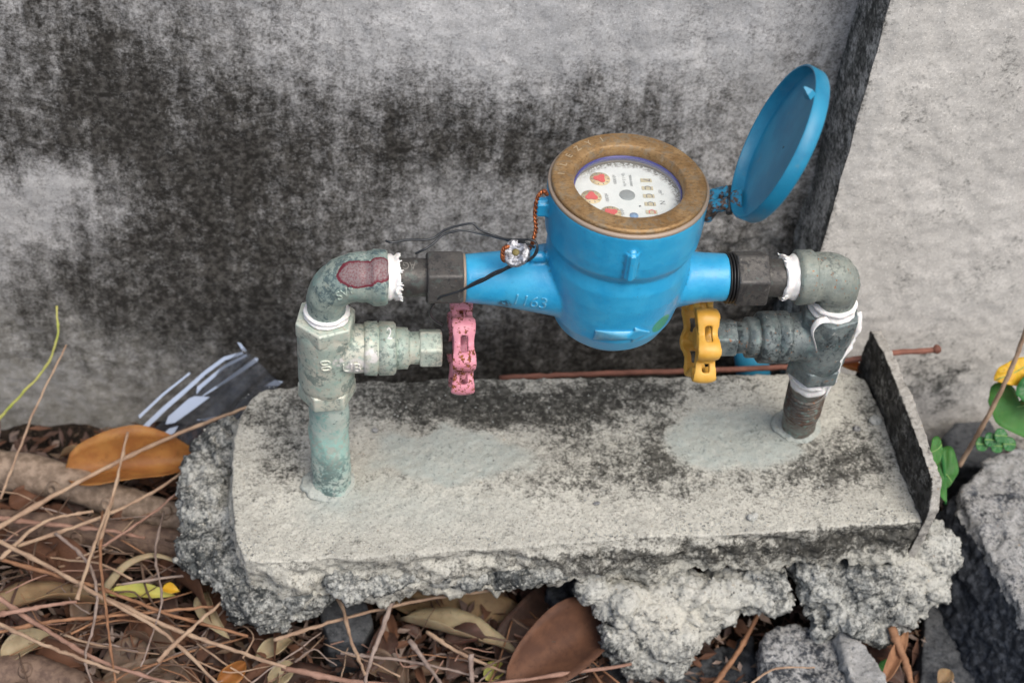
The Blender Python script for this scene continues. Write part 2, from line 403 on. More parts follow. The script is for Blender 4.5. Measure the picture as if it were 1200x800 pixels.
M['ink'] = plain('grey print', (.12, .13, .14)); M['inkred'] = plain('red print', (.62, .03, .025)); M['cream'] = plain('cream window', (.50, .44, .28))
M['inkblue'] = plain('blue print', (.16, .30, .52)); M['navy'] = plain('navy gasket', (.012, .012, .18), .3); M['gear'] = plain('grey star gear', (.25, .28, .28), .35, .3)
M['goldprint'] = plain('gold print', (.60, .47, .24))
g = NT('cover glass', rough=.04); g.inp('IOR', 1.45).inp('Alpha', .07).col((.8, .85, .85)); M['glass'] = g.m
M['wire'] = plain('blackened steel wire', (.05, .055, .06), .38, .6)
cu = NT('copper wire', rough=.45, metal=.7); cu.col(cu.mix(cu.ramp(cu.noise(400, 3), .4, .6), (.52, .17, .06), (.22, .07, .03))); M['copper'] = cu.m
ld = NT('lead', rough=.4, metal=.7); ld.col(ld.mix(ld.ramp(ld.noise(500, 3), .4, .65), (.42, .43, .46), (.13, .13, .14))); ld.bump(ld.noise(350, 4), .8, .001); M['lead'] = ld.m
M['pvc'] = plain('blue plastic pipe', (.03, .22, .36), .45)

def wood(name, a, b, seed=0, scale=120, stretch=(1, 1, 1), rough=.75):
    m = NT(name, rough=rough, spec=.3)
    c = m.mix(m.ramp(m.noise(scale, 4, .65, off=(seed, 2, 3), stretch=stretch), .35, .65), a, b)
    c = m.mix(m.ramp(m.noise(500, 3, .6, off=(seed, 6, 3)), .6, .75, 0, .6), c, tuple(x * .4 for x in a))
    m.col(c); m.bump(m.noise(scale * 2.5, 4, .7, off=(seed, 1, 1)), .6, .0012); return m.m
M['bark'] = wood('grey brown bark', (.29, .22, .165), (.15, .11, .08), 1)
M['bark2'] = wood('red brown bark', (.19, .13, .095), (.10, .065, .05), 4)
M['st_tan'] = wood('tan dry stem', (.40, .285, .195), (.28, .185, .125), 2, 60)
M['st_orange'] = wood('orange brown stem', (.31, .165, .09), (.20, .10, .055), 3, 60)
M['st_grey'] = wood('grey dry stem', (.30, .235, .20), (.19, .14, .115), 5, 60)
M['st_dark'] = wood('dark rotted stem', (.13, .085, .06), (.08, .05, .035), 12, 60)
M['st_pink'] = wood('pinkish stem', (.33, .20, .15), (.22, .125, .09), 6, 60)
M['st_red'] = wood('red brown reed', (.24, .105, .075), (.16, .07, .05), 7, 60)
M['st_green'] = wood('yellow green stem', (.33, .38, .07), (.42, .40, .13), 8, 60)
def leafmat(name, a, b, rough=.6, trans=0.15, veins=False, seed=0):
    m = NT(name, rough=rough, spec=.35)
    c = m.mix(m.ramp(m.noise(55, 4, .6, off=(seed, 1, 1)), .35, .65), a, b)
    c = m.mix(m.ramp(m.noise(300, 3, .6, off=(seed, 4, 1)), .62, .74, 0, .6), c, tuple(x * .4 for x in a))
    c = m.mix(m.ramp(m.noise(90, 5, .8, off=(seed, 7, 5)), .56, .68, 0, .5), c, tuple(x * .55 for x in b))
    m.col(c); m.bump(m.noise(600, 3, .6), .35, .0005); m.bump(m.noise(160, 4, .6, off=(seed, 9, 9)), .4, .001)
    if trans: m.inp('Subsurface Weight', trans); m.inp('Subsurface Scale', .003)
    return m.m
M['lf_orange'] = leafmat('golden brown leaf', (.33, .15, .04), (.24, .095, .025))
M['lf_brown'] = leafmat('brown leaf', (.12, .055, .030), (.075, .034, .020), seed=2, rough=.75, trans=0)
M['lf_dark'] = leafmat('dark brown leaf', (.085, .048, .036), (.045, .026, .02), seed=3)
M['lf_dull'] = leafmat('dull brown leaf', (.16, .105, .07), (.10, .068, .046), seed=14)
M['lf_tan'] = leafmat('tan leaf', (.27, .185, .10), (.20, .13, .07), seed=4)
M['lf_pale'] = leafmat('pale straw leaf', (.36, .29, .18), (.26, .20, .12), seed=5)
M['lf_lime'] = leafmat('pale lime leaf', (.42, .42, .11), (.48, .42, .10), seed=6)
M['lf_green'] = leafmat('fresh green leaf', (.028, .12, .020), (.040, .155, .028), rough=.6, seed=7)
M['lf_deep'] = leafmat('deep green leaf', (.02, .11, .03), (.03, .15, .035), rough=.4, seed=8)
M['lf_yellow'] = leafmat('yellow leaf', (.60, .38, .02), (.55, .30, .02), rough=.5, seed=9)
def soilmat():
    m = NT('dark litter soil', rough=.95, spec=.15)
    a = m.noise(120, 5, .7); c = m.mix(m.ramp(a, .35, .65), (.008, .006, .005), (.035, .025, .018))
    c = m.mix(m.ramp(m.noise(420, 3, .7), .58, .7), c, (.13, .09, .06)); m.col(c); m.bump(a, 1, .006); return m.m
M['soil'] = soilmat()
def plasticmat():
    m = NT('clear plastic film', rough=.08); m.col((.09, .10, .12)); m.inp('Alpha', .30)
    return m.m
M['film'] = plasticmat()

# ------------------------------------------------------------------ the setting: ground
GZ = -.125
def ground():
    xs = np.concatenate([np.array([-40, -12, -4, -1.5]), np.linspace(-.6, .9, 150), np.array([1.8, 4, 12, 40])])
    ys = np.concatenate([np.array([-40, -12, -4, -1.5]), np.linspace(-.5, .3, 90), np.array([1.5, 4, 12, 40])])
    X, Y = np.meshgrid(xs, ys); P = np.stack([X.ravel(), Y.ravel(), np.zeros(X.size)], 1)
    P[:, 2] = GZ - .012 + .009 * fbm(P, 22, 4, 3) * (np.abs(P[:, 0]) < 1.2)
    nx, ny = len(xs), len(ys)
    F = [(j * nx + i, j * nx + i + 1, (j + 1) * nx + i + 1, (j + 1) * nx + i) for j in range(ny - 1) for i in range(nx - 1)]
    o = link('ground', mesh('ground', P, F), M['soil']); tag(o, kind='structure')
ground()

# ------------------------------------------------------------------ the wall and the pillar
WY, PX, PY = .185, .3815, .130
def grid_plane(o, u, v, us, vs):
    U, Vv = np.meshgrid(us, vs); P = np.array(o) + U.ravel()[:, None] * np.array(u) + Vv.ravel()[:, None] * np.array(v)
    nu, nv = len(us), len(vs)
    F = [(j * nu + i, j * nu + i + 1, (j + 1) * nu + i + 1, (j + 1) * nu + i) for j in range(nv - 1) for i in range(nu - 1)]
    return P, F
STX = [0, 60, 120, 200, 300, 400, 500, 600, 700, 800, 900, 950, 990]
STY = [0, 60, 120, 180, 235, 290, 350, 400, 450, 500]
STV = [[.50, .62, .66, .58, .38, .20, .12, .10, .10, .12, .14, .20, .42],
       [.55, .74, .88, .78, .52, .28, .18, .14, .20, .18, .16, .26, .55],
       [.68, .84, .95, .90, .80, .62, .64, .55, .66, .52, .34, .48, .85],
       [.72, .86, .95, .98, .94, .86, .88, .86, .78, .55, .38, .55, .95],
       [.20, .10, .48, .90, .88, .82, .56, .48, .50, .40, .44, .60, 1.0],
       [.30, .60, .90, .92, .96, .74, .52, .50, .55, .55, .66, .8, 1.0],
       [.55, .85, .82, .86, .96, .80, .70, .72, .72, .72, .85, .95, 1.0],
       [.30, .38, .46, .64, .88, .90, .86, .86, .88, .88, .9, 1.0, 1.0],
       [.06, .08, .12, .28, .60, .84, .86, .9, .9, .9, .95, 1.0, 1.0],
       [.05, .06, .10, .26, .60, .84, .86, .9, .9, .9, .95, 1.0, 1.0]]
def stain_at(px, py):
    A = np.array(STV); xi = np.interp(px, STX, np.arange(len(STX))); yi = np.interp(py, STY, np.arange(len(STY)))
    i = np.clip(xi.astype(int), 0, A.shape[1] - 2); j = np.clip(yi.astype(int), 0, A.shape[0] - 2); a = xi - i; b = yi - j
    return (A[j, i] * (1 - a) + A[j, i + 1] * a) * (1 - b) + (A[j + 1, i] * (1 - a) + A[j + 1, i + 1] * a) * b
def wall_uv(P):
    """wall position -> place in the stain table (the table was read off the photograph's wall)"""
    d = P - CAM; z = d @ FWD; return 600 + FPX * (d @ RGT) / z, 400 - FPX * (d @ UPV) / z
us = np.concatenate([np.linspace(-2.5, -.36, 12), np.linspace(-.35, PX + .01, 300)])
vs = np.concatenate([np.linspace(-.2, .42, 250), np.linspace(.44, 1.6, 12)])
P, F = grid_plane((0, WY, 0), (1, 0, 0), (0, 0, 1), us, vs)
P[:, 1] += .0022 * fbm(P, 14, 3, 1) + .0010 * fbm(P, 90, 3, 4)
# plaster roughens and crumbles near the foot by the pillar
crumb = sstep(.26, .36, P[:, 0]) * sstep(.17, .08, P[:, 2]); P[:, 1] -= crumb * .006 * np.clip(fbm(P, 60, 4, 9), -1, 1)
px, py = wall_uv(P)
st = stain_at(px + 16 * fbm(P, 35, 3, 30), py + 20 * fbm(P, 26, 3, 31) + 14 * fbm(P * np.array([1, 1, .15]), 110, 2, 35))
st = st * 1.02 + .04 + .10 * fbm(P * np.array([1, 1, .35]), 40, 4, 12) + .05 * fbm(P, 130, 3, 15)
wt = .35 + .5 * sstep(120, 60, 300 - py * .5) + .2 * fbm(P, 12, 2, 70)
me = mesh('wall_face', P, F); attr(me, 'stain_shade', st); attr(me, 'tint', np.clip(sstep(250, 420, py) * .85 + sstep(420, 240, px) * sstep(-80, 90, py) * .25 + .35 * sstep(760, 880, px) * sstep(20, 120, py), 0, 1))
wall = empty('garden_wall', (0, WY, GZ), 'long grey rendered wall blotched with black mildew behind the blue meter', 'wall')
part('render_face', me, M['wall'], wall)
part('wall_core', box((-.9, WY + .06, .7), 3.2, .1, 1.79), M['wall'], wall)
pil = empty('wall_pillar', (PX + .3, PY, GZ), 'pale rough plastered pillar standing proud of the wall at right', 'pillar')
us = np.concatenate([np.linspace(0, .34, 170), np.linspace(.36, 1.2, 12)]); vs = np.concatenate([np.linspace(-.2, .42, 250), np.linspace(.44, 1.6, 12)])
Pf, Ff = grid_plane((PX, PY, 0), (1, 0, 0), (0, 0, 1), us, vs)
us2 = np.linspace(0, WY - PY + .01, 34)
Ps, Fs = grid_plane((PX, PY, 0), (0, 1, 0), (0, 0, 1), us2, vs); Fs = [tuple(reversed(f)) for f in Fs]
def wobble(P):
    Q = P.copy(); n = fbm(P * np.array([1, 1, 1]), 16, 3, 5); e = sstep(.02, 0, np.abs(P[:, 0] - PX)) * sstep(.02, 0, np.abs(P[:, 1] - PY))
    edge = .0012 * fbm(P * np.array([0, 0, 1]) + np.array([.3, .1, 0]), 18, 3, 8)
    Q[:, 0] += .0008 * n + edge + .0016 * e; Q[:, 1] += .0006 * fbm(P, 45, 3, 6) + .0005 * fbm(P, 160, 2, 7) + .0016 * e; return Q
Q = wobble(Pf); pxx, pyy = wall_uv(Q)
st = .15 + .16 * fbm(Pf, 11, 4, 3) + .12 * fbm(Pf * np.array([1, 1, .5]), 45, 4, 4) + .42 * np.exp(-(((pxx - 1085) / 75) ** 2 + ((pyy - 455) / 45) ** 2)) \
    + .25 * np.exp(-(((pxx - 1060) / 30) ** 2 + ((pyy - 340) / 25) ** 2)) + .35 * sstep(.006, 0, Pf[:, 0] - PX) + .22 * sstep(480, 540, pyy)
me = mesh('front', Q, Ff); attr(me, 'stain_shade', st); part('front_face', me, M['pillar'], pil)
Q = wobble(Ps); me = mesh('side', Q, Fs); attr(me, 'stain_shade', .70 + .18 * fbm(Ps * np.array([1, 1, .3]), 45, 4, 2)); part('side_face', me, M['pillar'], pil)  # side face set darker than the front face
part('pillar_core', box((PX + .62, PY + .11, .7), 1.22, .2, 1.78), M['pillar'], pil)

# ------------------------------------------------------------------ the cement plinth
SLOPE = .06
def sz(x): return SLOPE * x
def top_at(px, py): return at(px, py, (-SLOPE, 0, 1), 0)
outline = [(286, 655), (275, 628), (271, 590), (271, 545), (276, 505), (285, 478), (300, 462), (330, 452), (420, 447), (600, 443), (760, 441), (900, 438), (1000, 438),
           (1026, 470), (1052, 535), (1078, 600), (1074, 612), (1000, 616), (900, 624), (760, 630), (620, 640), (480, 650), (380, 655), (320, 660)]
ol = np.array([top_at(*p) for p in outline])
def slab_mesh():
    c = curve_pts(np.vstack([ol, ol[:1]]), 240)[:-1]; n = len(c); V = []; F = []
    cen = c.mean(0)
    for dz, k in ((0, 1.0), (-.02, .998), (-.050, .985)):
        for p in c: 
            q = cen + (p - cen) * np.array([k, k, 1]); V.append((q[0], q[1], sz(q[0]) + dz))
    for j in range(2):
        for i in range(n): F.append((j * n + i, (j + 1) * n + i, (j + 1) * n + (i + 1) % n, j * n + (i + 1) % n))
    F.append(tuple(range(n))); F.append(tuple(2 * n + i for i in range(n - 1, -1, -1)))
    me = remesh((V, F), .0017, 3); V = getv(me); N = getn(me)
    h = V[:, 2] - SLOPE * V[:, 0]
    side = sstep(-.002, -.012, h)
    d = .0012 * fbm(V, 30, 3, 1) * (1 - side) + side * (.0045 * fbm(V * np.array([1, 1, 1.5]), 42, 4, 2) + .0022 * fbm(V, 170, 3, 3)) + .0006 * fbm(V, 300, 2, 8)
    d -= .0025 * np.clip(fbm(V, 60, 3, 21), 0, 1) * sstep(-.008, 0, h) * sstep(.2, .6, 1 - np.abs(N[:, 2]))
    V = V + N * d[:, None]
    # ragged lower edge
    low = sstep(-.036, -.050, h); V[:, 2] += low * (.010 * fbm(V * np.array([1, .6, 0]), 55, 4, 13) + .004 * fbm(V * np.array([1, 1, 0]), 240, 2, 14) - .002)
    # a shallow smooth dish at each repair
    setv(me, V); V = getv(me); N = getn(me); px, py = wall_uv(V); h = V[:, 2] - SLOPE * V[:, 0]
    wx = px + 14 * fbm(V, 45, 3, 41); wy = py + 9 * fbm(V, 45, 3, 43)
    g = lambda cx, cy, ax, ay: np.exp(-(((wx - cx) / ax) ** 2 + ((wy - cy) / ay) ** 2))
    topf = sstep(.55, .85, N[:, 2])
    e = lambda cx, cy, ax, ay: sstep(1.12, .80, np.sqrt(((wx - cx) / ax) ** 2 + ((wy - cy) / ay) ** 2))
    st = .10 + .66 * g(480, 455, 85, 30) + .5 * g(330, 480, 62, 34) + .42 * g(330, 545, 40, 40) + .62 * g(600, 468, 110, 28) + .42 * g(700, 500, 75, 42) + .45 * g(775, 525, 22, 50) \
        + .48 * g(760, 455, 110, 20) + .38 * g(560, 490, 110, 16) + .25 * g(650, 560, 150, 24) + .22 * g(900, 560, 130, 30) + .4 * g(1005, 545, 60, 30) + .33 * g(1010, 480, 22, 40) + .10 * g(880, 450, 100, 14) + .16 * g(720, 560, 260, 45) + .16 * g(980, 520, 70, 60)
    st = st * 1.12 + .12 * fbm(V, 28, 3, 50)
    p1 = e(530, 535, 100, 32) * sstep(400, 440, px); p2 = e(858, 517, 82, 36) ; p0 = e(480, 600, 150, 36) * .7
    st = st * (1 - .9 * np.clip(p1 + p2 + p0, 0, 1))
    st += .16 * g(535, 525, 60, 13) + .22 * g(880, 513, 50, 12)
    sd = .40 + .16 * fbm(V * np.array([1, 1, 2]), 38, 4, 52) + .35 * sstep(560, 700, px) * sstep(-.006, -.014, h) * sstep(-.044, -.026, h) + .30 * sstep(800, 950, px) * sstep(-.044, -.014, h) - .12 * sstep(450, 350, px)
    st = st * topf + sd * (1 - topf)
    tn = np.clip(.85 * p1 + .8 * p2 + .8 * g(400, 590, 30, 20) + .45 * g(480, 590, 110, 28) + .3 * g(860, 520, 110, 44), 0, 1) * topf
    attr(me, 'stain_shade', st); attr(me, 'tint', tn)
    return me
plinth = empty('meter_plinth', (.18, .01, GZ), 'rough cement plinth that carries both risers of the blue water meter', 'plinth')
part('cement_slab', slab_mesh(), M['slab'], plinth)
def lump(c, r, seed, amp=.3, sub=4):
    bm = bmesh.new(); bmesh.ops.create_icosphere(bm, subdivisions=sub, radius=1)
    P = np.array([v.co for v in bm.verts]); F = [tuple(v.index for v in f.verts) for f in bm.faces]; bm.free()
    P = P * (1 + amp * fbm(P + seed * 3.1, 1.3, 3, seed))[:, None]
    return [tuple(x) for x in P * np.array(r) + np.array(c)], F
def facets(P, scale, seed, flat=1.0):
    """fracture planes: each Voronoi cell tilts its own way"""
    Q = P * scale + 500; I = np.floor(Q).astype(np.int64); best = np.full(len(P), 1e9); out = np.zeros(len(P))
    for a in (-1, 0, 1):
        for b in (-1, 0, 1):
            for c in (-1, 0, 1):
                J = I + np.array([a, b, c]); h = [_h(J[:, 0], J[:, 1], J[:, 2], seed + k) for k in range(7)]
                ctr = J + np.stack(h[:3], 1); d = Q - ctr; dist = (d ** 2).sum(1)
                val = (d * (np.stack(h[3:6], 1) * 2 - 1)).sum(1) * .9 * flat + (h[6] - .5)
                w = dist < best; best = np.where(w, dist, best); out = np.where(w, val, out)
    return out
def rough_mesh(lumps, voxel=.0017, amp=1.0, seed=0, crumb=1.0):
    me = remesh(merged(lumps), voxel, 1); V = getv(me); N = getn(me)
    d = .0030 * amp * fbm(V, 45, 3, seed + 1) + amp * .0034 * facets(V, 75, seed + 60) + amp * .0014 * facets(V, 210, seed + 80) + .0007 * crumb * (1 - 2 * np.abs(vnoise(V, 150, seed + 2))) + .0013 * crumb * fbm(V, 330, 2, seed + 3)
    V = V + N * d[:, None]; setv(me, V)
    return me, getv(me), getn(me)
L = []
def lp(px, py, z, rx, ry, rz, s, amp=.3): L.append(lump(atz(px, py, z), (rx, ry, rz), s, amp, 3))
# left mass under and behind the end of the slab
for k, (px, py, z, r) in enumerate([(262, 520, -.040, .020), (250, 560, -.045, .026), (252, 600, -.045, .027), (265, 640, -.05, .027), (285, 670, -.052, .027), (310, 688, -.055, .024),
                                    (300, 560, -.05, .035), (300, 610, -.05, .035), (340, 690, -.052, .022), (368, 684, -.05, .018), (290, 700, -.066, .020), (322, 712, -.07, .019), (352, 708, -.066, .014)]):
    lp(px, py, z, r, r, r * .78, k + 1)
for px, py, r in [(410, 683, .013), (445, 680, .011), (470, 676, .010), (520, 670, .011), (556, 676, .009), (590, 668, .011), (622, 674, .009), (640, 668, .010)]:
    lp(px, py, -.036 + .06 * .1, r * 1.4, r, r * .9, int(px) % 37)
# middle hanging mass
for k, (px, py, z, r) in enumerate([(700, 686, -.035, .016), (730, 700, -.042, .022), (770, 705, -.045, .026), (810, 695, -.042, .026), (850, 690, -.04, .024), (885, 684, -.036, .021),
                                    (740, 735, -.06, .022), (780, 738, -.06, .024), (815, 722, -.055, .020), (845, 712, -.05, .018), (745, 765, -.08, .020), (780, 770, -.085, .020), (905, 700, -.045, .013), (725, 752, -.075, .012)]):
    lp(px, py + 3, z - .010, r * 1.1, r * .85, r * .72, k + 40)
# right mass
for k, (px, py, z, r) in enumerate([(960, 668, -.03, .026), (1000, 670, -.032, .028), (1035, 665, -.03, .028), (1062, 660, -.028, .026), (1075, 640, -.022, .026), (1078, 685, -.04, .021),
                                    (1045, 700, -.052, .022), (1000, 705, -.055, .024), (970, 715, -.062, .018), (1060, 715, -.058, .015), (1030, 730, -.07, .015)]):
    lp(px + (4 if px > 1040 else 0), py + (8 if px < 1040 else 0), z - .012, r * .95, r * .9, r * .8, k + 70)
for k, (x, y) in enumerate([(-.03, .05), (.02, .08), (.40, .03), (.35, .07)]): L.append(lump((x, y, -.07), (.035, .03, .05), 100 + k, .3, 3))
me, V, N = rough_mesh(L)
px, py = wall_uv(V)
st = .50 + .22 * fbm(V, 30, 4, 3) + .10 * sstep(450, 300, px) + .35 * sstep(.0, -.7, N[:, 2]) - .30 * np.exp(-(((px - 810) / 110) ** 2 + ((py - 715) / 55) ** 2)) - .22 * np.exp(-(((px - 1080) / 40) ** 2 + ((py - 680) / 60) ** 2)) + .14 * np.exp(-(((px - 970) / 70) ** 2 + ((py - 660) / 30) ** 2))  # down-facing mortar is set darker
attr(me, 'stain_shade', st); attr(me, 'tint', np.clip(np.exp(-(((px - 790) / 90) ** 2 + ((py - 720) / 50) ** 2)) + .6 * np.exp(-(((px - 1080) / 40) ** 2 + ((py - 670) / 40) ** 2)), 0, 1) * .8)
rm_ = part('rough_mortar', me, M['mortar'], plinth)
def aggregate():
    r_ = np.random.RandomState(4); idx = r_.choice(len(V), 2600, replace=False); A = []
    base, bf = lump((0, 0, 0), (1, 1, 1), 3, .3, 1)
    base = np.array(base); VV = []; FF = []
    for i in idx:
        if N[i, 2] < -.5 and N[i, 1] > 0: continue
        q_ = r_.uniform(.0005, .0015) if r_.rand() < .95 else r_.uniform(.002, .0036); R3 = np.linalg.qr(r_.normal(size=(3, 3)))[0]; b = len(VV)
        VV += list((base * q_ * r_.uniform(.7, 1.1, 3)) @ R3 + V[i] + N[i] * q_ * .1); FF += [tuple(b + k for k in f) for f in bf]
    me2 = mesh('aggregate', VV, FF); VV = np.array(VV); attr(me2, 'stain_shade', .50 + .4 * vnoise(VV, 140, 5)); attr(me2, 'tint', np.full(len(VV), .3))
    tag(part('aggregate', me2, M['mortar'], rm_), kind='stuff')
aggregate()
# small mortar dabs around each riser foot
for name, c, r in (('mortar_collar', (.0, 0, 0.0), .021), ('mortar_collar', (.3617, .031, .0217), .021)):
    me, V, N = rough_mesh([lump(c, (r, r * .95, .0045), 5, .25, 4)], .0012, .25, 3, .35)
    attr(me, 'stain_shade', .05 + .1 * fbm(V, 60, 3, 1)); attr(me, 'tint', np.full(len(V), .9)); part(name, me, M['slab'], plinth)

def pebble(px, py, r_, mat, label, seed, st_=.3):
    c = top_at(px, py); V, F = lump((c[0], c[1], sz(c[0]) + r_ * .4), (r_, r_ * .8, r_ * .6), seed, .35, 3); me = mesh('pebble', V, F); attr(me, 'stain_shade', np.full(len(V), st_))
    tag(link('pebble', me, M[mat]), label, 'pebble')
pebble(1026, 494, .0052, 'mortar', 'pale grey pebble on the plinth beside the standing sheet', 1, .1)
pebble(882, 607, .0042, 'tape' if False else 'mortar', 'tiny white stone set in the front edge of the plinth', 2, -.3)
pebble(1004, 503, .003, 'stone', 'tiny grey chip near the pebble by the standing sheet', 3)
pebble(700, 590, .0022, 'stone', 'tiny chip on the bare middle of the plinth front', 4)
pebble(440, 505, .0028, 'stone', 'tiny chip close behind the left riser foot', 5)
def grit():
    r_ = np.random.RandomState(9); V = []; F = []; n = 0
    while n < 1500:
        x, y = r_.uniform(-.075, .43), r_.uniform(-.075, .105)
        if r_.rand() < .5: y = -.068 + abs(r_.normal(0, .012))
        px, py = wall_uv(np.array([[x, y, sz(x)]])); 
        if px[0] < 282 or px[0] > 1070 or py[0] > 652 or py[0] < 450 or (py[0] > 655 - (px[0] - 380) * .055 - 6): n += 1; continue
        c = np.array([x, y, sz(x)]); q_ = r_.uniform(.0004, .0011); b = len(V)
        for d_ in ((1, 0, 0), (0, 1, 0), (-1, 0, 0), (0, -1, 0), (0, 0, .9)): V.append(c + q_ * (np.array(d_) + r_.uniform(-.3, .3, 3) * np.array([1, 1, .4])))
        F += [(b, b + 1, b + 4), (b + 1, b + 2, b + 4), (b + 2, b + 3, b + 4), (b + 3, b, b + 4)]; n += 1
    me = mesh('grit', V, F); attr(me, 'stain_shade', r_.uniform(-.3, .8, len(V))); o = link('sand_grit', me, M['mortar'], smooth=False); tag(o, kind='stuff')
grit()

# broken sheet standing on its edge against the right end
def shard():
    pl = [(1003, 430), (1020, 388), (1034, 412), (1058, 470), (1076, 520), (1092, 566), (1088, 600), (1078, 612), (1052, 556), (1028, 495)]
    A = np.array([at(x, y, (1, 0, 0), .4285 + .004 * (i > 4)) for i, (x, y) in enumerate(pl)])
    A[0, 2] -= .05; A[-3:, 2] -= .05
    n = len(A); V = [tuple(a) for a in A] + [tuple(a + np.array([.0085, .001, .001])) for a in A]
    F = [tuple(range(n)), tuple(range(2 * n - 1, n - 1, -1))] + [(i, (i + 1) % n, n + (i + 1) % n, n + i) for i in range(n)]
    me = remesh((V, F), .0011, 1); V = getv(me); N = getn(me)
    V = V + N * (.0010 * fbm(V, 60, 3, 1) + .0006 * fbm(V, 250, 2, 4))[:, None]; setv(me, V); N = getn(me)
    attr(me, 'stain_shade', np.where(N[:, 0] < -.5, .88, .22) + .1 * fbm(V, 60, 3, 6))
    o = link('cement_sheet_shard', me, M['shard']); tag(o, 'dark broken cement sheet standing on edge at the right end of the plinth', 'sheet fragment')
shard()

# ------------------------------------------------------------------ rubble
def block(name, pts, ztop, zbot, mat, label, cat, stain_shade=.4, seed=0, shift=(0, 0), rough=1.0, side_shade=None, tilt=None, voxel=.002):
    A = np.array([atz(x, y, ztop) for x, y in pts])
    if tilt is not None: A[:, 2] += tilt
    n = len(A); B = A.copy(); B[:, 2] = zbot; B[:, 0] += shift[0]; B[:, 1] += shift[1]
    V = [tuple(a) for a in A] + [tuple(b) for b in B]
    F = [tuple(range(n)), tuple(range(2 * n - 1, n - 1, -1))] + [(i, (i + 1) % n, n + (i + 1) % n, n + i) for i in range(n)]
    me = remesh((V, F), voxel, 3); V = getv(me); N = getn(me)
    V = V + N * (rough * (.002 * fbm(V, 40, 3, seed) + .0022 * facets(V, 60, seed + 30) + .0009 * facets(V, 190, seed + 31) + .0007 * (1 - 2 * np.abs(vnoise(V, 170, seed + 2)))))[:, None]; setv(me, V); N = getn(me)
    st = stain_shade + .15 * fbm(V, 40, 3, seed + 9)
    if side_shade is not None: st = np.where(V[:, 2] > ztop - .011 + .004 * fbm(V, 60, 2, 77), st, side_shade)  # shade painted in: sides below the top face come out dark
    attr(me, 'stain_shade', st); attr(me, 'tint', np.zeros(len(V)))
    return tag(link(name, me, mat), label, cat)
block('broken_block', [(893, 748), (912, 730), (985, 735), (1002, 790), (1008, 830), (900, 830)], -.085, -.15, M['stone'], 'grey speckled block of concrete lying under the right half of the plinth', 'concrete block', .52, 1)
block('broken_block', [(978, 730), (1000, 727), (1034, 790), (1050, 840), (1010, 840)], -.074, -.15, M['stone'], 'narrow upright light grey concrete piece beside the speckled block', 'concrete block', .22, 5)
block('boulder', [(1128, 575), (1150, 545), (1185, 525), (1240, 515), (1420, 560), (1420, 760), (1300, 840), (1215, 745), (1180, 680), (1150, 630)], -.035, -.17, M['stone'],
      'large rough speckled concrete chunk at the far right with a dark sloping side', 'rock', .36, 9, shift=(-.045, -.02), side_shade=1.9, rough=1.2)
block('flat_stone', [(1090, 600), (1128, 590), (1185, 700), (1215, 850), (1075, 850), (1085, 700)], -.105, -.17, M['darkstone'], 'flat dark stone slab leaning in the gap right of the plinth', 'rock', .5, 12, rough=.5)
block('dark_stone', [(1106, 512), (1120, 494), (1160, 492), (1176, 520), (1172, 548), (1120, 545)], -.075, -.16, M['darkstone'], 'small dark blue grey stone at the foot of the pillar', 'rock', .4, 15, rough=.4)
block('dark_stone', [(640, 690), (665, 668), (712, 672), (708, 700), (690, 715), (655, 710)], -.096, -.16, M['darkstone'], 'dark stone in the hollow under the middle of the plinth', 'rock', .45, 18, rough=.8)
block('dark_stone', [(375, 712), (395, 700), (428, 704), (438, 730), (425, 752), (385, 750)], -.095, -.16, M['darkstone'], 'bluish dark stone under the left part of the plinth', 'rock', .35, 21, rough=.4)
block('dark_stone', [(640, 800), (700, 770), (790, 790), (880, 740), (890, 830), (640, 840)], -.118, -.17, M['darkstone'], 'low dark stone under the hanging mortar at the bottom edge', 'rock', .6, 23, rough=1)

# ------------------------------------------------------------------ water meter
MX, ZP, ZR = .1905, .2072, .2880
meter = empty('water_meter', (MX, 0, .165), 'sky blue cast water meter with brass ring and dial, hinged lid open', 'water meter')
def meter_body():
    prof = [(-.0060, .0), (-.0058, .018), (-.0020, .0295), (.007, .0380), (.019, .0432), (.034, .0458), (.050, .0474), (.064, .0478), (.070, .0468), (.0745, .0462), (.078, .0480), (.082, .0500), (.090, .0508), (.108, .0512), (.1155, .0512), (.1165, .050), (.1165, .0405), (.1040, .0403), (.1038, .0)]
    z0 = ZR - .0020 - .1165
    body = lathe((MX, 0, z0), (0, 0, 1), [(a, max(b, .0004)) for a, b in prof], 96)
    # left and right spigots flare into the bowl
    def cone(x0, x1, pr):
        V = []; F = []; n = 48
        for t, ry, rt, rb in pr:
            x = x0 + (x1 - x0) * t
            for k in range(n):
                a = 2 * math.pi * k / n; c, s_ = math.cos(a), math.sin(a)
                V.append((x, ry * c, ZP + (rt if s_ > 0 else rb) * s_))
        m = len(pr)
        for i in range(m - 1):
            for k in range(n): F.append((i * n + k, i * n + (k + 1) % n, (i + 1) * n + (k + 1) % n, (i + 1) * n + k))
        F.append(tuple(range(n - 1, -1, -1))); F.append(tuple((m - 1) * n + k for k in range(n))); return V, F
    lc = cone(.0905, .175, [(0, .0160, .0160, .0160), (.3, .0185, .0180, .0190), (.75, .0270, .0225, .0255), (.9, .0320, .0230, .0270), (1, .0320, .0220, .0270)])
    rc = cone(.2665, .205, [(0, .0160, .0160, .0160), (.3, .0172, .0168, .0172), (.6, .0215, .0190, .0200), (1, .032, .022, .026)])
    lug = box((MX - .003, -.0515, .2640), .0075, .007, .024, None, .002)
    parts_ = [body, lc, rc, lug]
    # seal lug high on the left
    lug2 = box((MX - .0545, -.004, .2715), .010, .008, .013, None, .002)
    parts_.append(lug2)
    parts_.append(box((.1365, -.006, .2315), .012, .007, .008, None, .002))
    me = remesh(merged(parts_), .0010, 4, .5); return me
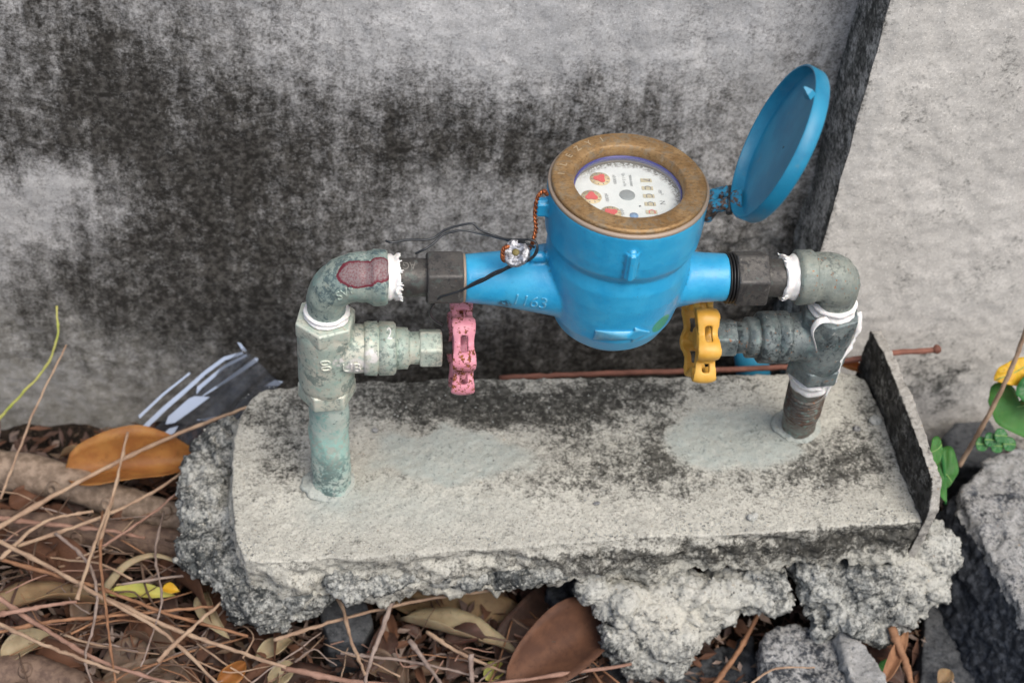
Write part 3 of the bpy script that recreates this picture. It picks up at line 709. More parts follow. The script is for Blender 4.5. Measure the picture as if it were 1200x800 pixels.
bm_ = meter_body(); part('body', bm_, M['blue'], meter)
from mathutils.bvhtree import BVHTree
bv = BVHTree.FromPolygons([v.co[:] for v in bm_.vertices], [p.vertices[:] for p in bm_.polygons])
def drape(name, vf, origin, ux, uy, mat, parent, h=.0008, thick=.0012):
    """project a flat shape (in metres, x along ux, y along uy) along the normal onto the meter body and thicken it"""
    ux = Vector(ux).normalized(); uy = Vector(uy).normalized(); n = ux.cross(uy); V, F = vf; out = []
    for x, y, *_ in V:
        p = Vector(origin) + ux * x + uy * y + n * .03; hit = bv.ray_cast(p, -n, .1)
        q = hit[0] if hit[0] is not None else p - n * .03
        out.append(tuple(q + n * h))
    m_ = len(out); lower = [tuple(Vector(o) - n * thick) for o in out]
    ed = {}
    for f in F:
        for i in range(len(f)):
            e = (f[i], f[(i + 1) % len(f)]); ed[e] = 1
    FF = [tuple(f) for f in F] + [(a, m_ + a, m_ + b, b) for (a, b) in ed if (b, a) not in ed]
    return part(name, (out + lower, FF), mat, parent)
def dense(V, F, maxl=.0015):
    bm = bmesh.new(); b = [bm.verts.new((v[0], v[1], 0)) for v in V]
    for f in F: bm.faces.new([b[i] for i in f])
    bmesh.ops.triangulate(bm, faces=bm.faces)
    for _ in range(3):
        es = [e for e in bm.edges if e.calc_length() > maxl]
        if not es: break
        bmesh.ops.subdivide_edges(bm, edges=es, cuts=1)
    bmesh.ops.triangulate(bm, faces=bm.faces); bm.verts.index_update()
    r = [tuple(v.co) for v in bm.verts], [tuple(v.index for v in f.verts) for f in bm.faces]; bm.free(); return r
ar = ([(-.0180, -.0042, 0), (.007, -.0036, 0), (.007, -.0068, 0), (.0185, 0, 0), (.007, .0064, 0), (.007, .0034, 0), (-.0180, .0040, 0)], [(0, 1, 5, 6), (1, 2, 3), (1, 3, 5), (3, 4, 5)])
q = aty(727, 387, -.036)
drape('flow_arrow', dense(*ar), tuple(q), (1, 0, .05), (0, .42, .9), M['blue'], meter, .0015, .0035)
tm = vf_of(text_mesh('1163', .0115)); q = aty(620, 353, -.02)
drape('cast_number', dense(*tm), tuple(q), (.97, 0, -.14), (.1, .55, .83), M['blue'], meter, .0007, .002)
# brass ring with its zinc edge
part('ring_edge', lathe((MX, 0, ZR - .0045), (0, 0, 1), [(0, .0495), (.0005, .0510), (.0032, .0512), (.0038, .0500), (.0036, .0400), (0, .0400)], 96, close=True), M['brassrim'], meter)
ring = part('brass_ring', lathe((MX, 0, ZR - .0010), (0, 0, 1), [(0, .0492), (.0020, .0494), (.0029, .0486), (.0032, .0478), (.0033, .0470), (.0031, .0464), (.0032, .0458), (.0034, .0400), (.0033, .0385), (.0031, .0378), (.0029, .0362), (.0026, .0358), (.0004, .0350), (-.0042, .0345), (-.0055, .0352), (-.0055, .0400), (0, .0400)], 128, close=True), M['brass'], meter)
# stamped letters round the ring
def ring_text(s, a0, da, size=.0052, r=.0438):
    ps = []
    for i, ch in enumerate(s):
        if ch == ' ': continue
        a = math.radians(a0 + da * i); me = text_mesh(ch, size, .00018); V, F = vf_of(me)
        c, s_ = math.cos(a), math.sin(a); up = np.array([c, s_, 0]) ; rt = np.array([s_, -c, 0])
        ps.append(([tuple(np.array([MX, 0, ZR + .00235]) + (r + v[1]) * up + v[0] * rt + np.array([0, 0, v[2]])) for v in V], F))
    return merged(ps)
part('stamped_lettering', ring_text('ILEZYI', 172, -13, .0064, .0430), plain('worn brass relief', (.52, .42, .28), .45, .5), ring, False)
part('stamped_lettering', ring_text('1016560', 292, -9), M['brass'], ring, False) if False else None
def ring_text_low(s, a0, da, size=.0052, r=.0438):
    ps = []
    for i, ch in enumerate(s):
        a = math.radians(a0 + da * i); V, F = vf_of(text_mesh(ch, size, .00018)); c, s_ = math.cos(a), math.sin(a)
        up = -np.array([c, s_, 0]); rt = np.array([-s_, c, 0])
        ps.append(([tuple(np.array([MX, 0, ZR + .00235]) + r * np.array([c, s_, 0]) + v[1] * up + v[0] * rt + np.array([0, 0, v[2]])) for v in V], F))
    return merged(ps)
part('stamped_number', ring_text_low('015628', 252, 9, .0062, .0430), plain('worn number relief', (.26, .19, .11), .5, .4), ring, False)
# gasket, dial, print
part('gasket', lathe((MX, 0, ZR - .0050), (0, 0, 1), [(-.0035, .0352), (-.0004, .0352), (-.0004, .0337), (-.0035, .0337)], 96, close=True), M['navy'], meter)
part('chamber_wall', lathe((MX, 0, .2762), (0, 0, 1), [(0, .0350), (.0070, .0350), (.0070, .0358), (0, .0358)], 96, close=True), M['brassrim'], meter)
ZD = .2765
dial = part('dial', lathe((MX, 0, ZD - .002), (0, 0, 1), [(0, .0349), (.002, .0349)], 96), M['dial'], meter, True, 30)
DX = aty(735, 229, 0)
def dpt(px, py): return atz(px, py, ZD)
def disc(c, r, z, n=32, h=.0002): return lathe((c[0], c[1], z), (0, 0, 1), [(0, r), (h, r)], n)
part('star_gear', lathe((*dpt(735, 229)[:2], ZD), (0, 0, 1), [(0, .0050), (.0006, .0050), (.0012, .004), (.0013, .001)], 24), M['gear'], dial, True, 30)
for k, (px, py) in enumerate([(703, 210), (693, 231), (716, 250)]):
    c = dpt(px, py); s = part('subdial', disc(c, .0066, ZD + .0001), M['goldprint'], dial)
    tk = []
    for a in range(10):
        t = a * .628; tk.append(box((c[0] + .0054 * math.cos(t), c[1] + .0054 * math.sin(t), ZD + .0004), .0014, .0005, .0001, Matrix.Rotation(t, 4, 'Z')))
    part('scale_marks', merged(tk), M['ink'], s, False)
    a0 = (1.0, 1.5, .4)[k]
    fl = [(c[0], c[1])]
    V = [(c[0] + r * math.cos(t + a0), c[1] + r * math.sin(t + a0), ZD + .0011) for t, r in [(j * .3491, .0036 * (1 + .25 * math.cos(3 * j * .3491))) for j in range(18)]]
    V2 = [(x, y, z - .0005) for x, y, z in V]
    part('pointer', (V + V2, [tuple(range(18)), tuple(range(35, 17, -1))] + [(i, 18 + i, 18 + (i + 1) % 18, (i + 1) % 18) for i in range(18)]), M['inkred'], s, False)
# counter: five windows read downwards in the photograph, tops of the digits towards the right
w0, w1 = dpt(757, 212), dpt(763.5, 249)
ddir = (w1 - w0); ddir /= np.linalg.norm(ddir); up = np.array([-ddir[1], ddir[0], 0])
if up[0] < 0: up = -up
ang = math.atan2(ddir[1], ddir[0])
def flat_text(s, size, c, z, a=ang, sx=1.0):
    V, F = vf_of(text_mesh(s, size)); ca, sa = math.cos(a), math.sin(a)
    return [(c[0] + (v[0] * ca - v[1] * sa), c[1] + (v[0] * sa + v[1] * ca), z) for v in V], F
for i in range(5):
    c = w0 + (w1 - w0) * i / 4
    w = part('counter_window', box((c[0], c[1], ZD + .0003), .0032, .0072, .0005, Matrix.Rotation(ang, 4, 'Z')), M['cream'], dial, False)
    part('digit', flat_text('7CCCC'[i], .0062, c, ZD + .0008), M['inkred'] if i == 4 else M['ink'], w, False)
def dtext(s, size, px, py, mat='ink', z=.0003): part('printed_text', flat_text(s, size, dpt(px, py), ZD + z), M[mat], dial, False)
dtext('x0.0001', .0031, 720, 211); dtext('x0.001', .0031, 711, 232); dtext('x0.01', .0031, 729, 249)
dtext('Qn 1.5 m³/h', .0027, 731, 211); dtext('98000-0000', .0024, 739, 212); dtext('m³', .0044, 774, 226); dtext('N', .0052, 776, 238)
part('print_dot', disc(dpt(750, 242), .0007, ZD + .0002, 16), M['ink'], dial); part('print_badge', disc(dpt(743, 253), .0028, ZD + .0002, 24), M['inkblue'], dial)
gl = part('cover_glass', lathe((MX, 0, ZR - .0062), (0, 0, 1), [(0, .0348), (.0012, .0348)], 96), M['glass'], meter, True, 30)
# lid on its hinge
ph, th = math.radians(-12), math.radians(110)
oo = np.array([math.cos(ph), math.sin(ph), 0]); yy = np.array([-math.sin(ph), math.cos(ph), 0]); H = np.array([MX, 0, .285]) + .0640 * oo
dd = -math.cos(th) * oo + np.array([0, 0, math.sin(th)]); nn = np.cross(dd, yy); nn = nn if nn[0] < 0 else -nn
cc = H + dd * .052
lid = part('lid', lathe(cc - nn * .0098, nn, [(0, .0475), (.0006, .0492), (.0018, .0500), (.0100, .0503), (.0106, .0498), (.0104, .0489), (.0036, .0480), (.0028, .047), (.0026, .0002)], 96, ref=dd), M['lid'], meter, True, 50)
tpt = cc + dd * .0478 - yy * .012 + nn * .004
part('latch_lug', tube([tpt - nn * .002 - dd * .002, tpt + nn * .001 + dd * 0, tpt + nn * .005 + dd * .002], [.0035, .0032, .0008], 4), M['lid'], lid, False)
part('vent_hole', lathe(cc - nn * .0071 + dd * .001 - yy * .002, nn, [(0, .0011), (.0002, .0009)], 3), M['rubber'], lid, False)
rim = H + dd * .004 - nn * .004
hb = []
for s_ in (-1, 1):
    hb.append(tube([H + yy * .006 * s_ - oo * .013 - np.array([0, 0, .010]), H + yy * .006 * s_ - oo * .009 - np.array([0, 0, .002]), H + yy * .006 * s_ - oo * .001 + np.array([0, 0, .002])], [.0048, .0046, .0044], 10))
hinge = part('hinge', remesh(merged(hb + [box(tuple(H - oo * .013 - np.array([0, 0, .007])), .008, .02, .012, Matrix.Rotation(ph, 4, 'Z'), .001)]), .0009, 2), M['hinge'], meter)
part('lid_knuckle', remesh(merged([tube([H - yy * .003 - nn * .001, H - yy * .003 + dd * .004 - nn * .007], [.0050, .0062], 12), tube([H + yy * .0025 - nn * .001, H + yy * .0025 + dd * .004 - nn * .007], [.0044, .0060], 12)]), .0009, 2), M['hinge'], lid)
part('hinge_pin', tube([H - yy * .0125, H + yy * .0125], .0022, 12), M['dark_iron'], meter)

# ------------------------------------------------------------------ pipework
def arc(c, r, a0, a1, n): return [(c[0] + r * math.cos(t), 0, c[1] + r * math.sin(t)) for t in np.linspace(a0, a1, n)]
def rough_tube(path, rad, n=40, amp=.0005, seed=1, mat=None):
    V, F = tube(path, rad, n); V = np.array(V); c = V.mean(0)
    V = V + amp * np.stack([fbm(V, 160, 3, seed), fbm(V, 160, 3, seed + 3), fbm(V, 160, 3, seed + 6)], 1); return [tuple(v) for v in V], F
def densify(path, rad, k=6):
    P = np.array(path, float); R_ = np.array(rad, float); t = np.arange(len(P)); s = np.linspace(0, len(P) - 1, (len(P) - 1) * k + 1)
    return np.stack([np.interp(s, t, P[:, i]) for i in range(3)], 1), np.interp(s, t, R_)
def ptfe(name, o, axis, L_, r, parent, seed, fray=1.0):
    """wound white tape with a frayed edge"""
    V, F = lathe(o, axis, [(L_ * t, r * (1 + .05 * math.sin(9 * t))) for t in np.linspace(0, 1, 9)], 56); V = np.array(V); d, a, b = frame(axis)
    s = (V - np.array(o)) @ d; far = sstep(.5 * L_, L_, s)
    V = V + d * (far * .0026 * fray * fbm(V - np.outer(s, d), 320, 3, seed))[:, None]
    rad = V - np.array(o) - np.outer((V - np.array(o)) @ d, d); rad /= np.maximum(np.linalg.norm(rad, axis=1), 1e-6)[:, None]
    V = V + rad * (.0007 * fbm(V, 280, 3, seed + 5) + .0007 * far * fray * vnoise(V, 600, seed))[:, None]
    o_ = part(name, ([tuple(v) for v in V], F), M['tape'], parent)
    fl = []
    if fray:
        rr = random.Random(seed)
        for k in range(int(26 * fray)):
            t = rr.uniform(0, 6.28); e = np.array(o) + d * (L_ * rr.uniform(.75, 1.0)) + r * (math.cos(t) * a + math.sin(t) * b)
            u = math.cos(t) * a + math.sin(t) * b
            fl.append(tube([e, e + d * .002 + u * .0008, e + d * rr.uniform(.0008, .0026) + u * rr.uniform(.0002, .0014) + a * rr.uniform(-.001, .001)], [.0007, .0005, .0002], 4))
        q_ = part('frayed_threads', merged(fl), M['tape'], o_, False); tag(q_, kind='stuff')
    return o_
left = empty('inlet_pipe', (0, 0, 0), 'greenish galvanised pipe with elbow rising from the left end of the plinth', 'pipe')
part('riser_pipe', rough_tube(*densify([(.0015, -.0008, -.004), (.001, 0, .02), (0, 0, .06), (0, 0, .112)], [.0138, .0142, .0140, .0138], 10), amp=.0010, seed=3), M['riser_l'], left)
pa = [(.0400, 0, .2084), (.0398, 0, .2084), (.0385, 0, .2084), (.0305, 0, .2084), (.0290, 0, .2084), (.0255, 0, .2084)] + arc((.0225, .1860), .0224, math.pi / 2, math.pi, 12) + [(0, 0, .176), (0, 0, .168)]
ra = [.0150, .0176, .0186, .0186, .0176, .0165] + list(np.linspace(.0168, .0132, 12)) + [.0128, .0126]
el = part('elbow', rough_tube(*densify(pa, ra, 3), amp=.0006, seed=5), M['elbow_l'], left)
bve = BVHTree.FromPolygons([v.co[:] for v in el.data.vertices], [p.vertices[:] for p in el.data.polygons])
_bv = bv
def relief(s, size, px, py, y, ux, uy, mat, parent, h=.0006):
    tmv = dense(*vf_of(text_mesh(s, size)), maxl=.002); drape('cast_lettering', tmv, tuple(aty(px, py, y)), ux, uy, mat, parent, h, .0015)
bv = bve
relief('SVP', .0088, 405, 343, -.015, (.8, .25, .42), (-.45, .5, .75), M['elbow_l'], el)
ptfe('thread_tape', (.0394, 0, .2084), (1, 0, 0), .0085, .0148, left, 3)
ptfe('thread_tape', (0, 0, .1795), (0, 0, -1), .0050, .0146, left, 5, 0)
nip = part('nipple', rough_tube([(x, 0, .2082) for x in np.linspace(.046, .070, 12)], .0126, amp=.0003, seed=2), M['dark_iron'], left)
bv = BVHTree.FromPolygons([v.co[:] for v in nip.data.vertices], [p.vertices[:] for p in nip.data.polygons])
relief('AG', .0062, 480, 312, -.008, (-1, 0, 0), (0, -.6, -.8), plain('worn grey print', (.2, .19, .17)), nip, .00008)
part('union_nut', nut((.0655, 0, .2078), (1, 0, 0), .0235, .0195, ref=(0, .25, 1)), M['dark_iron'], left, True, 40)
part('washer', lathe((.0885, 0, .2075), (1, 0, 0), [(0, .0158), (.0012, .0162), (.0022, .0160)], 40), M['brassrim'], left)

def gate_valve(ax, az, sgn, mats, label, zc, ztop, zbot, hx, wheel_mat, wheel_label_x, wr, rnd_seed, gap):
    """body on a vertical axis at x=ax; spindle branch along sgn*X at height zc"""
    v = empty('gate_valve', (ax, 0, zbot), label, 'valve', 'gate valves below the meter')
    mb = M[mats]
    hz = (zc - .012, zc + .012)
    core = [lathe((ax, 0, zbot + .006), (0, 0, 1), [(0, .0165), (.010, .0195), (ztop - zbot - .02, .0195), (ztop - zbot - .010, .0175)], 40)]
    core.append(lathe((ax, 0, zc), (sgn, 0, 0), [(0, .0185), (.018, .0172), (.028, .0168)], 40))
    body = part('valve_body', remesh(merged(core), .0011, 5), mb, v)
    part('end_hexagon', nut((ax, 0, ztop - .0135), (0, 0, 1), .0125, .0212, ref=(1, .35, 0)), mb, v, True, 40)
    part('end_hexagon', nut((ax, 0, zbot), (0, 0, 1), .0135, .0205, ref=(1, .1, 0)), mb, v, True, 40)
    X = lambda t: (ax + sgn * t, 0, zc)
    part('bonnet_collar', rough_tube([X(.0255), X(.026), X(.028), X(.0345), X(.0350), X(.0357), X(.0362), X(.0460), X(.0475)], [.0165, .0180, .0186, .0186, .0172, .0172, .0186, .0184, .0168], 48, .0003, rnd_seed), mb, v)
    part('bonnet', rough_tube([X(.047), X(.0475), X(.0555), X(.0560), X(.0575), X(.066)], [.0140, .0146, .0144, .0125, .0112, .0112], 40, .0003, rnd_seed + 2), mb, v)
    part('packing_nut', nut(X(.0635), (sgn, 0, 0), .0155, .0140, ref=(0, .1, 1)), mb, v, True, 40)
    part('spindle', lathe(X(.078), (sgn, 0, 0), [(0, .0045), (gap + .004, .0045)], 20), M['dark_iron'], v)
    # cast hand wheel: scalloped band with slots, spokes and hub
    hw = .0072; xc = .078 + gap; n = 144; rows = [-1, -.6, -.34, .34, .6, 1]; VV = []; FF = []
    for i in range(n):
        t = 2 * math.pi * i / n + .3; lob = math.cos(7 * t)
        for rr_ in rows:
            bulge = .0016 * (1 - rr_ ** 2)
            r = wr - .0036 + (.0036 + .0010 * math.sin(t * 2 + 1)) * lob + bulge
            VV.append((ax + sgn * (xc + rr_ * hw * (1 + .10 * lob)), r * math.cos(t), zc + r * math.sin(t)))
    m_ = len(rows)
    for i in range(n):
        ph_ = (7 * (2 * math.pi * i / n + .3)) % (2 * math.pi); slot = 1.6 < ph_ < 4.7
        for j in range(m_ - 1):
            if slot and j == 2: continue
            FF.append((i * m_ + j, i * m_ + j + 1, ((i + 1) % n) * m_ + j + 1, ((i + 1) % n) * m_ + j))
    bm = bmesh.new(); me = mesh('wheel', VV, FF); bm.from_mesh(me); bmesh.ops.recalc_face_normals(bm, faces=bm.faces); bmesh.ops.delete(bm, geom=[x for x in bm.verts if not x.link_faces], context='VERTS'); bm.to_mesh(me); bm.free()
    o = bpy.data.objects.new('tmp', me); S.collection.objects.link(o)
    so = o.modifiers.new('s', 'SOLIDIFY'); so.thickness = .0034; so.offset = 0
    dg = bpy.context.evaluated_depsgraph_get(); dg.update(); rim = bpy.data.meshes.new_from_object(o.evaluated_get(dg)); bpy.data.objects.remove(o)
    ps = [vf_of(rim), lathe(X(xc - hw * .9), (sgn, 0, 0), [(0, .0095), (hw * 1.2, .0085), (hw * 1.5, .0070)], 32)]
    for k in range(5):
        t = 2 * math.pi * k / 5 + .5
        ps.append(tube([(ax + sgn * (xc - hw * .2), .006 * math.cos(t), zc + .006 * math.sin(t)), (ax + sgn * (xc), (wr - .003) * math.cos(t), zc + (wr - .003) * math.sin(t))], [.0038, .0036], 10))
    wm = remesh(merged(ps), .0008, 4)
    w = part('hand_wheel', wm, M[wheel_mat], v); w['label'] = wheel_label_x
    return v, body
vl, bl = gate_valve(-.001, 0, 1, 'valve_l', 'pale lime crusted gate valve with pink hand wheel on the left riser', .1425, .1745, .098, 0, 'pink', 'chipped pink scalloped hand wheel', .0300, 3, .0145)
bv = BVHTree.FromPolygons([v.co[:] for v in bl.data.vertices], [p.vertices[:] for p in bl.data.polygons])
relief('00', .0105, 381, 424, -.016, (.1, 0, -1), (1, 0, .1), M['valve_l'], vl, .0008)
relief('UB', .0105, 412, 429, -.014, (1, 0, 0), (0, .4, .9), M['valve_l'], vl, .0009)
bv = BVHTree.FromPolygons(*(lambda m_: ([v.co[:] for v in m_.vertices], [p.vertices[:] for p in m_.polygons]))([c for c in vl.children if c.name.startswith('bonnet_collar')][0].data))
relief('2', .0080, 457, 400, -.017, (1, 0, 0), (0, .4, .9), M['tape'], vl, .0005)
right = empty('outlet_pipe', (.3617, .031, .0217), 'grey rust flecked pipe with elbow and white tape rising from the right end', 'pipe')
XR = .3462
part('riser_pipe', rough_tube(*densify([(.3640, .0350, .012), (.3617, .031, .0217), (.3545, .017, .062), (.3466, .0012, .112), (XR, 0, .130)], [.0132] * 5, 10), amp=.0006, seed=13), M['riser_r'], right)
part('thread_ridges', merged([lathe(tuple(np.array([.3590, .0257, .036]) + np.array([-.0153, -.0300, .0885]) * (.20 + k * .056)), (-.0153, -.0300, .0885), [(0, .0133), (.0010, .0144), (.0022, .0133)], 32) for k in range(8)]), M['rust'], right)
pa = [(.3140, 0, .2070), (.3142, 0, .2070), (.3155, 0, .2070), (.3250, 0, .2072), (.3262, 0, .2072), (.3285, 0, .2074)] + [(2 * .3300 + .0 - p[0] , 0, p[2]) for p in arc((.3300, .1910), .0164, math.pi / 2, math.pi, 12)] + [(XR + .0002, 0, .183), (XR, 0, .170)]
ra = [.0150, .0176, .0188, .0188, .0176, .0168] + [.0168, .0172, .0176, .0180, .0183, .0184, .0182, .0176, .0168, .0158, .0148, .0140] + [.0136, .0134]
part('elbow', rough_tube(*densify(pa, ra, 3), amp=.0006, seed=25), M['elbow_r'], right)
ptfe('thread_tape', (.3148, 0, .2068), (-1, 0, 0), .0100, .0150, right, 13, .5)
ptfe('thread_tape', (XR, 0, .1860), (0, 0, -1), .0085, .0158, right, 15, 0)
# loose tail of tape hanging over the valve
tp = [aty(970, 374, -.017), aty(960, 376, -.019), aty(953, 384, -.020), aty(952, 392, -.021), aty(955, 402, -.021), aty(957, 411, -.021)]
part('tape_tail', tube(curve_pts(tp, 24), np.interp(np.linspace(0, 1, 24), [0, .3, 1], [.0036, .0026, .0007]), 6, sq=.25), M['tape'], right)
ptfe('thread_tape', (.3478, .0036, .1035), (-.0135, -.0270, .0885), .0140, .0151, right, 17, .3)
tp = [aty(1007, 366, -.006), aty(1005, 385, -.010), aty(997, 405, -.013), aty(985, 425, -.015), aty(978, 448, -.012), aty(966, 465, -.01)]
part('tape_tail', tube(curve_pts(tp, 24), np.interp(np.linspace(0, 1, 24), [0, .5, 1], [.0026, .0018, .0009]), 6, sq=.35, wob=.0015), M['tape'], right)
part('nipple', rough_tube([(x, 0, .2065) for x in np.linspace(.2840, .3100, 12)], .0130, amp=.0004, seed=6), M['dark_iron'], right)
part('union_nut', nut((.2715, 0, .2062), (1, 0, 0), .0215, .0198, ref=(0, .05, 1)), M['dark_iron'], right, True, 40)
for k in range(3): part('rubber_ring', lathe((.2660 + .0021 * k, 0, .2065), (1, 0, 0), [(0, .0165), (.0008, .0176), (.0016, .0165)], 40), M['rubber'], right)
vr, br = gate_valve(XR, 0, -1, 'grey_iron', 'blue grey gate valve with yellow hand wheel on the right riser', .1500, .1790, .1165, 0, 'yellow', 'bright yellow scalloped hand wheel', .0290, 9, .0100)

# ------------------------------------------------------------------ seal and wires
def wire(name, pts, r, mat, parent, n=60, twist=None):
    P_ = curve_pts(pts, n)
    if twist:
        ps = []
        for k in (0, math.pi):
            Q_ = []
            for i, p in enumerate(P_):
                T = P_[min(i + 1, n - 1)] - P_[max(i - 1, 0)]; d, a, b = frame(T, (0, 1, .3)); t = i * twist + k
                Q_.append(p + r * 1.0 * (math.cos(t) * a + math.sin(t) * b))
            ps.append(tube(Q_, r, 6))
        return part(name, merged(ps), mat, parent)
    return part(name, tube(P_, r, 6, wob=.0002), mat, parent)
sp = aty(605, 297, -.018)
seal = empty('meter_seal', tuple(sp), 'round lead seal with copper and black wires hanging on the left spigot', 'seal')
vd = CAM - sp; vd /= np.linalg.norm(vd); vd = vd + np.array([-.1, 0, .25])
dm = remesh(lathe(sp, vd, [(0, .0078), (.001, .0088), (.0035, .0090), (.005, .0080), (.0052, .0045), (.0046, .0030), (.0046, .0003)], 40), .0006, 2)
V = getv(dm); N = getn(dm); setv(dm, V + N * (.0006 * fbm(V, 240, 3, 2))[:, None])
sdm = part('lead_disc', dm, M['lead'], seal)
part('stamp', lathe(sp + vd / np.linalg.norm(vd) * .0047, vd, [(0, .0024), (.0004, .0018)], 12), plain('olive stamp', (.16, .13, .04), .6), sdm)
part('copper_wire', (lambda: None)() or wire('copper_wire', [aty(641, 228, -.006), aty(637, 224, -.012), aty(630, 232, -.012), aty(627, 250, -.012), aty(628, 268, -.014), aty(624, 285, -.016), aty(619, 293, -.018)], .00075, M['copper'], seal, 130, .55).data, M['copper'], seal) if False else wire('copper_wire', [aty(641, 228, -.006), aty(637, 224, -.012), aty(630, 232, -.012), aty(627, 250, -.012), aty(628, 268, -.014), aty(624, 285, -.016), aty(619, 293, -.018)], .00075, M['copper'], seal, 130, .55)
wire('copper_wire', [aty(596, 288, -.020), aty(590, 292, -.022), aty(589, 302, -.022), aty(592, 306, -.02)], .0008, M['copper'], seal, 40, .8)
W_ = M['wire']
wire('black_wire', [aty(452, 282, -.012), aty(460, 284, -.014), aty(480, 281, -.010), aty(505, 280, -.006), aty(525, 268, -.002), aty(552, 262, -.002), aty(562, 269, -.004), aty(580, 276, -.006), aty(600, 283, -.012), aty(615, 284, -.02), aty(626, 290, -.02)], .0008, W_, seal, 90)
wire('black_wire', [aty(487, 297, -.012), aty(498, 292, -.012), aty(508, 285, -.008), aty(520, 275, -.004), aty(540, 270, -.003), aty(565, 274, -.004), aty(590, 280, -.01), aty(612, 281, -.016), aty(624, 281, -.018), aty(629, 288, -.022), aty(626, 299, -.024), aty(614, 308, -.024)], .0008, W_, seal, 90)
wire('black_wire', [aty(618, 280, -.018), aty(628, 284, -.020), aty(629, 296, -.022), aty(618, 306, -.024), aty(596, 314, -.022), aty(560, 332, -.020), aty(535, 342, -.020), aty(516, 348, -.018), aty(507, 358, -.016), aty(504, 368, -.014), aty(510, 376, -.012), aty(518, 381, -.01)], .0008, W_, seal, 110)
wire('black_wire', [aty(616, 307, -.025), aty(598, 312, -.024), aty(580, 320, -.023), aty(560, 330, -.022), aty(540, 341, -.021)], .0007, W_, seal, 90, .12)

# ------------------------------------------------------------------ things behind the plinth
reed = link('dry_reed', mesh('reed', *tube(curve_pts([aty(585, 443, .118), aty(700, 438, .116), aty(850, 433, .112), aty(960, 427, .100), aty(1040, 414, .100), aty(1096, 410, .100)], 60), .0024, 10, wob=.0006)), M['st_red'])
tag(reed, 'long red brown reed lying along the back edge of the plinth', 'reed')
kn = part('reed_node', lump(tuple(aty(1098, 409, .100)), (.0038, .0038, .0038), 3, .15, 2), M['st_red'], reed)
tag(link('plastic_pipe', mesh('pvc', *tube([(x, y, z) for x, y, z in [aty(878, 395, .145), aty(882, 430, .140), aty(886, 470, .135)]], .0145, 24)), M['pvc']), 'short blue plastic pipe in the gap behind the plinth', 'pipe')

# ------------------------------------------------------------------ leaves
def leaf_mesh(c, ang_, L_, Wd, curl=.3, bend=.2, tilt=(0, 0), seed=0, pointy=1.0, n=16, m=8, heart=False):
    V = []; F = []; rr = random.Random(seed); ph = rr.uniform(0, 6)
    for i in range(n + 1):
        t = i / n; w = Wd * (math.sin(math.pi * min(1, t ** (.75 if not heart else .38)))) ** (.75 * pointy) * .5
        w = max(w, Wd * .01)
        for j in range(m + 1):
            s = j / m * 2 - 1
            x = (t - .5) * L_; y = s * w * (1 + .06 * math.sin(9 * t + ph + s))
            z = curl * w * s * s - bend * L_ * (2 * t - 1) ** 2 * .5 + .02 * L_ * math.sin(7 * t + ph + 2 * s) + (.012 * L_ * abs(math.sin(14 * t)) * abs(s)) - (.03 * Wd if j == m // 2 else 0)
            V.append((x, y, z))
    for i in range(n):
        for j in range(m):
            a = i * (m + 1) + j; F.append((a, a + 1, a + m + 2, a + m + 1))
    V = [(*v[:2], v[2]) for v in V]; k = len(V)
    V2 = V + [(x, y, z - .0004) for x, y, z in V]
    F2 = F + [tuple(k + q for q in reversed(f)) for f in F]
    bd = [i * (m + 1) for i in range(n + 1)] + [n * (m + 1) + j for j in range(1, m + 1)] + [i * (m + 1) + m for i in range(n - 1, -1, -1)] + [j for j in range(m - 1, 0, -1)]
    F2 += [(bd[i], bd[(i + 1) % len(bd)], k + bd[(i + 1) % len(bd)], k + bd[i]) for i in range(len(bd))]
    R_ = Matrix.Rotation(ang_, 4, 'Z') @ Matrix.Rotation(tilt[1], 4, 'Y') @ Matrix.Rotation(tilt[0], 4, 'X')
    return [tuple(R_ @ Vector(v) + Vector(c)) for v in V2], F2
def leaf(pa_, pb, width_px, z, mat, label, curl=.3, bend=.2, tilt=(0, 0), seed=0, pointy=1.0, group=None, name='dry_leaf', cat='leaf', za=None, heart=False, stalk=True):
    a = atz(*pa_, z); b = atz(*pb, z if za is None else za); c = (a + b) / 2; L_ = np.linalg.norm(b - a); ang_ = math.atan2(b[1] - a[1], b[0] - a[0])
    ty = -math.asin(max(-1, min(1, (b[2] - a[2]) / L_)))
    vf = leaf_mesh(c, ang_, L_, width_px / 1500, curl, bend, (tilt[0], tilt[1] + ty), seed, pointy, heart=heart)
    o = link(name, mesh(name, *vf), M[mat]); tag(o, label, cat, group)
    return o
leaf((74, 556), (238, 532), 70, -.080, 'lf_orange', 'large golden brown leaf against the wall below the plastic wrapper', 1.2, .16, (.40, .05), 3, .82)
leaf((105, 510), (165, 525), 30, -.085, 'lf_tan', 'curled pale brown leaf standing at the foot of the wall', 2.2, .5, (.9, 0), 4)
leaf((75, 520), (125, 560), 24, -.09, 'lf_tan', 'small curled tan leaf between the branch and the wall', 1.5, .5, (-.5, 0), 14)
leaf((100, 540), (135, 580), 22, -.092, 'lf_brown', 'dark red leaf tucked under the golden brown leaf', .5, .3, (.2, 0), 24)
leaf((30, 640), (135, 700), 60, -.100, 'lf_brown', 'smooth brown leaf under the crossing stems at left', .3, .2, (.3, 0), 5, .7)
leaf((-30, 715), (130, 690), 50, -.095, 'lf_tan', 'long tan leaf lying at the left edge of the litter', .6, .25, (-.5, 0), 6)
leaf((215, 668), (262, 735), 55, -.090, 'lf_brown', 'upright brown leaf beside the left corner of the plinth', 1.0, .4, (-.7, 0), 7, .7)
leaf((235, 690), (262, 745), 24, -.085, 'lf_pale', 'pale underside of a curled leaf beside the plinth corner', 1.2, .3, (.6, 0), 17)
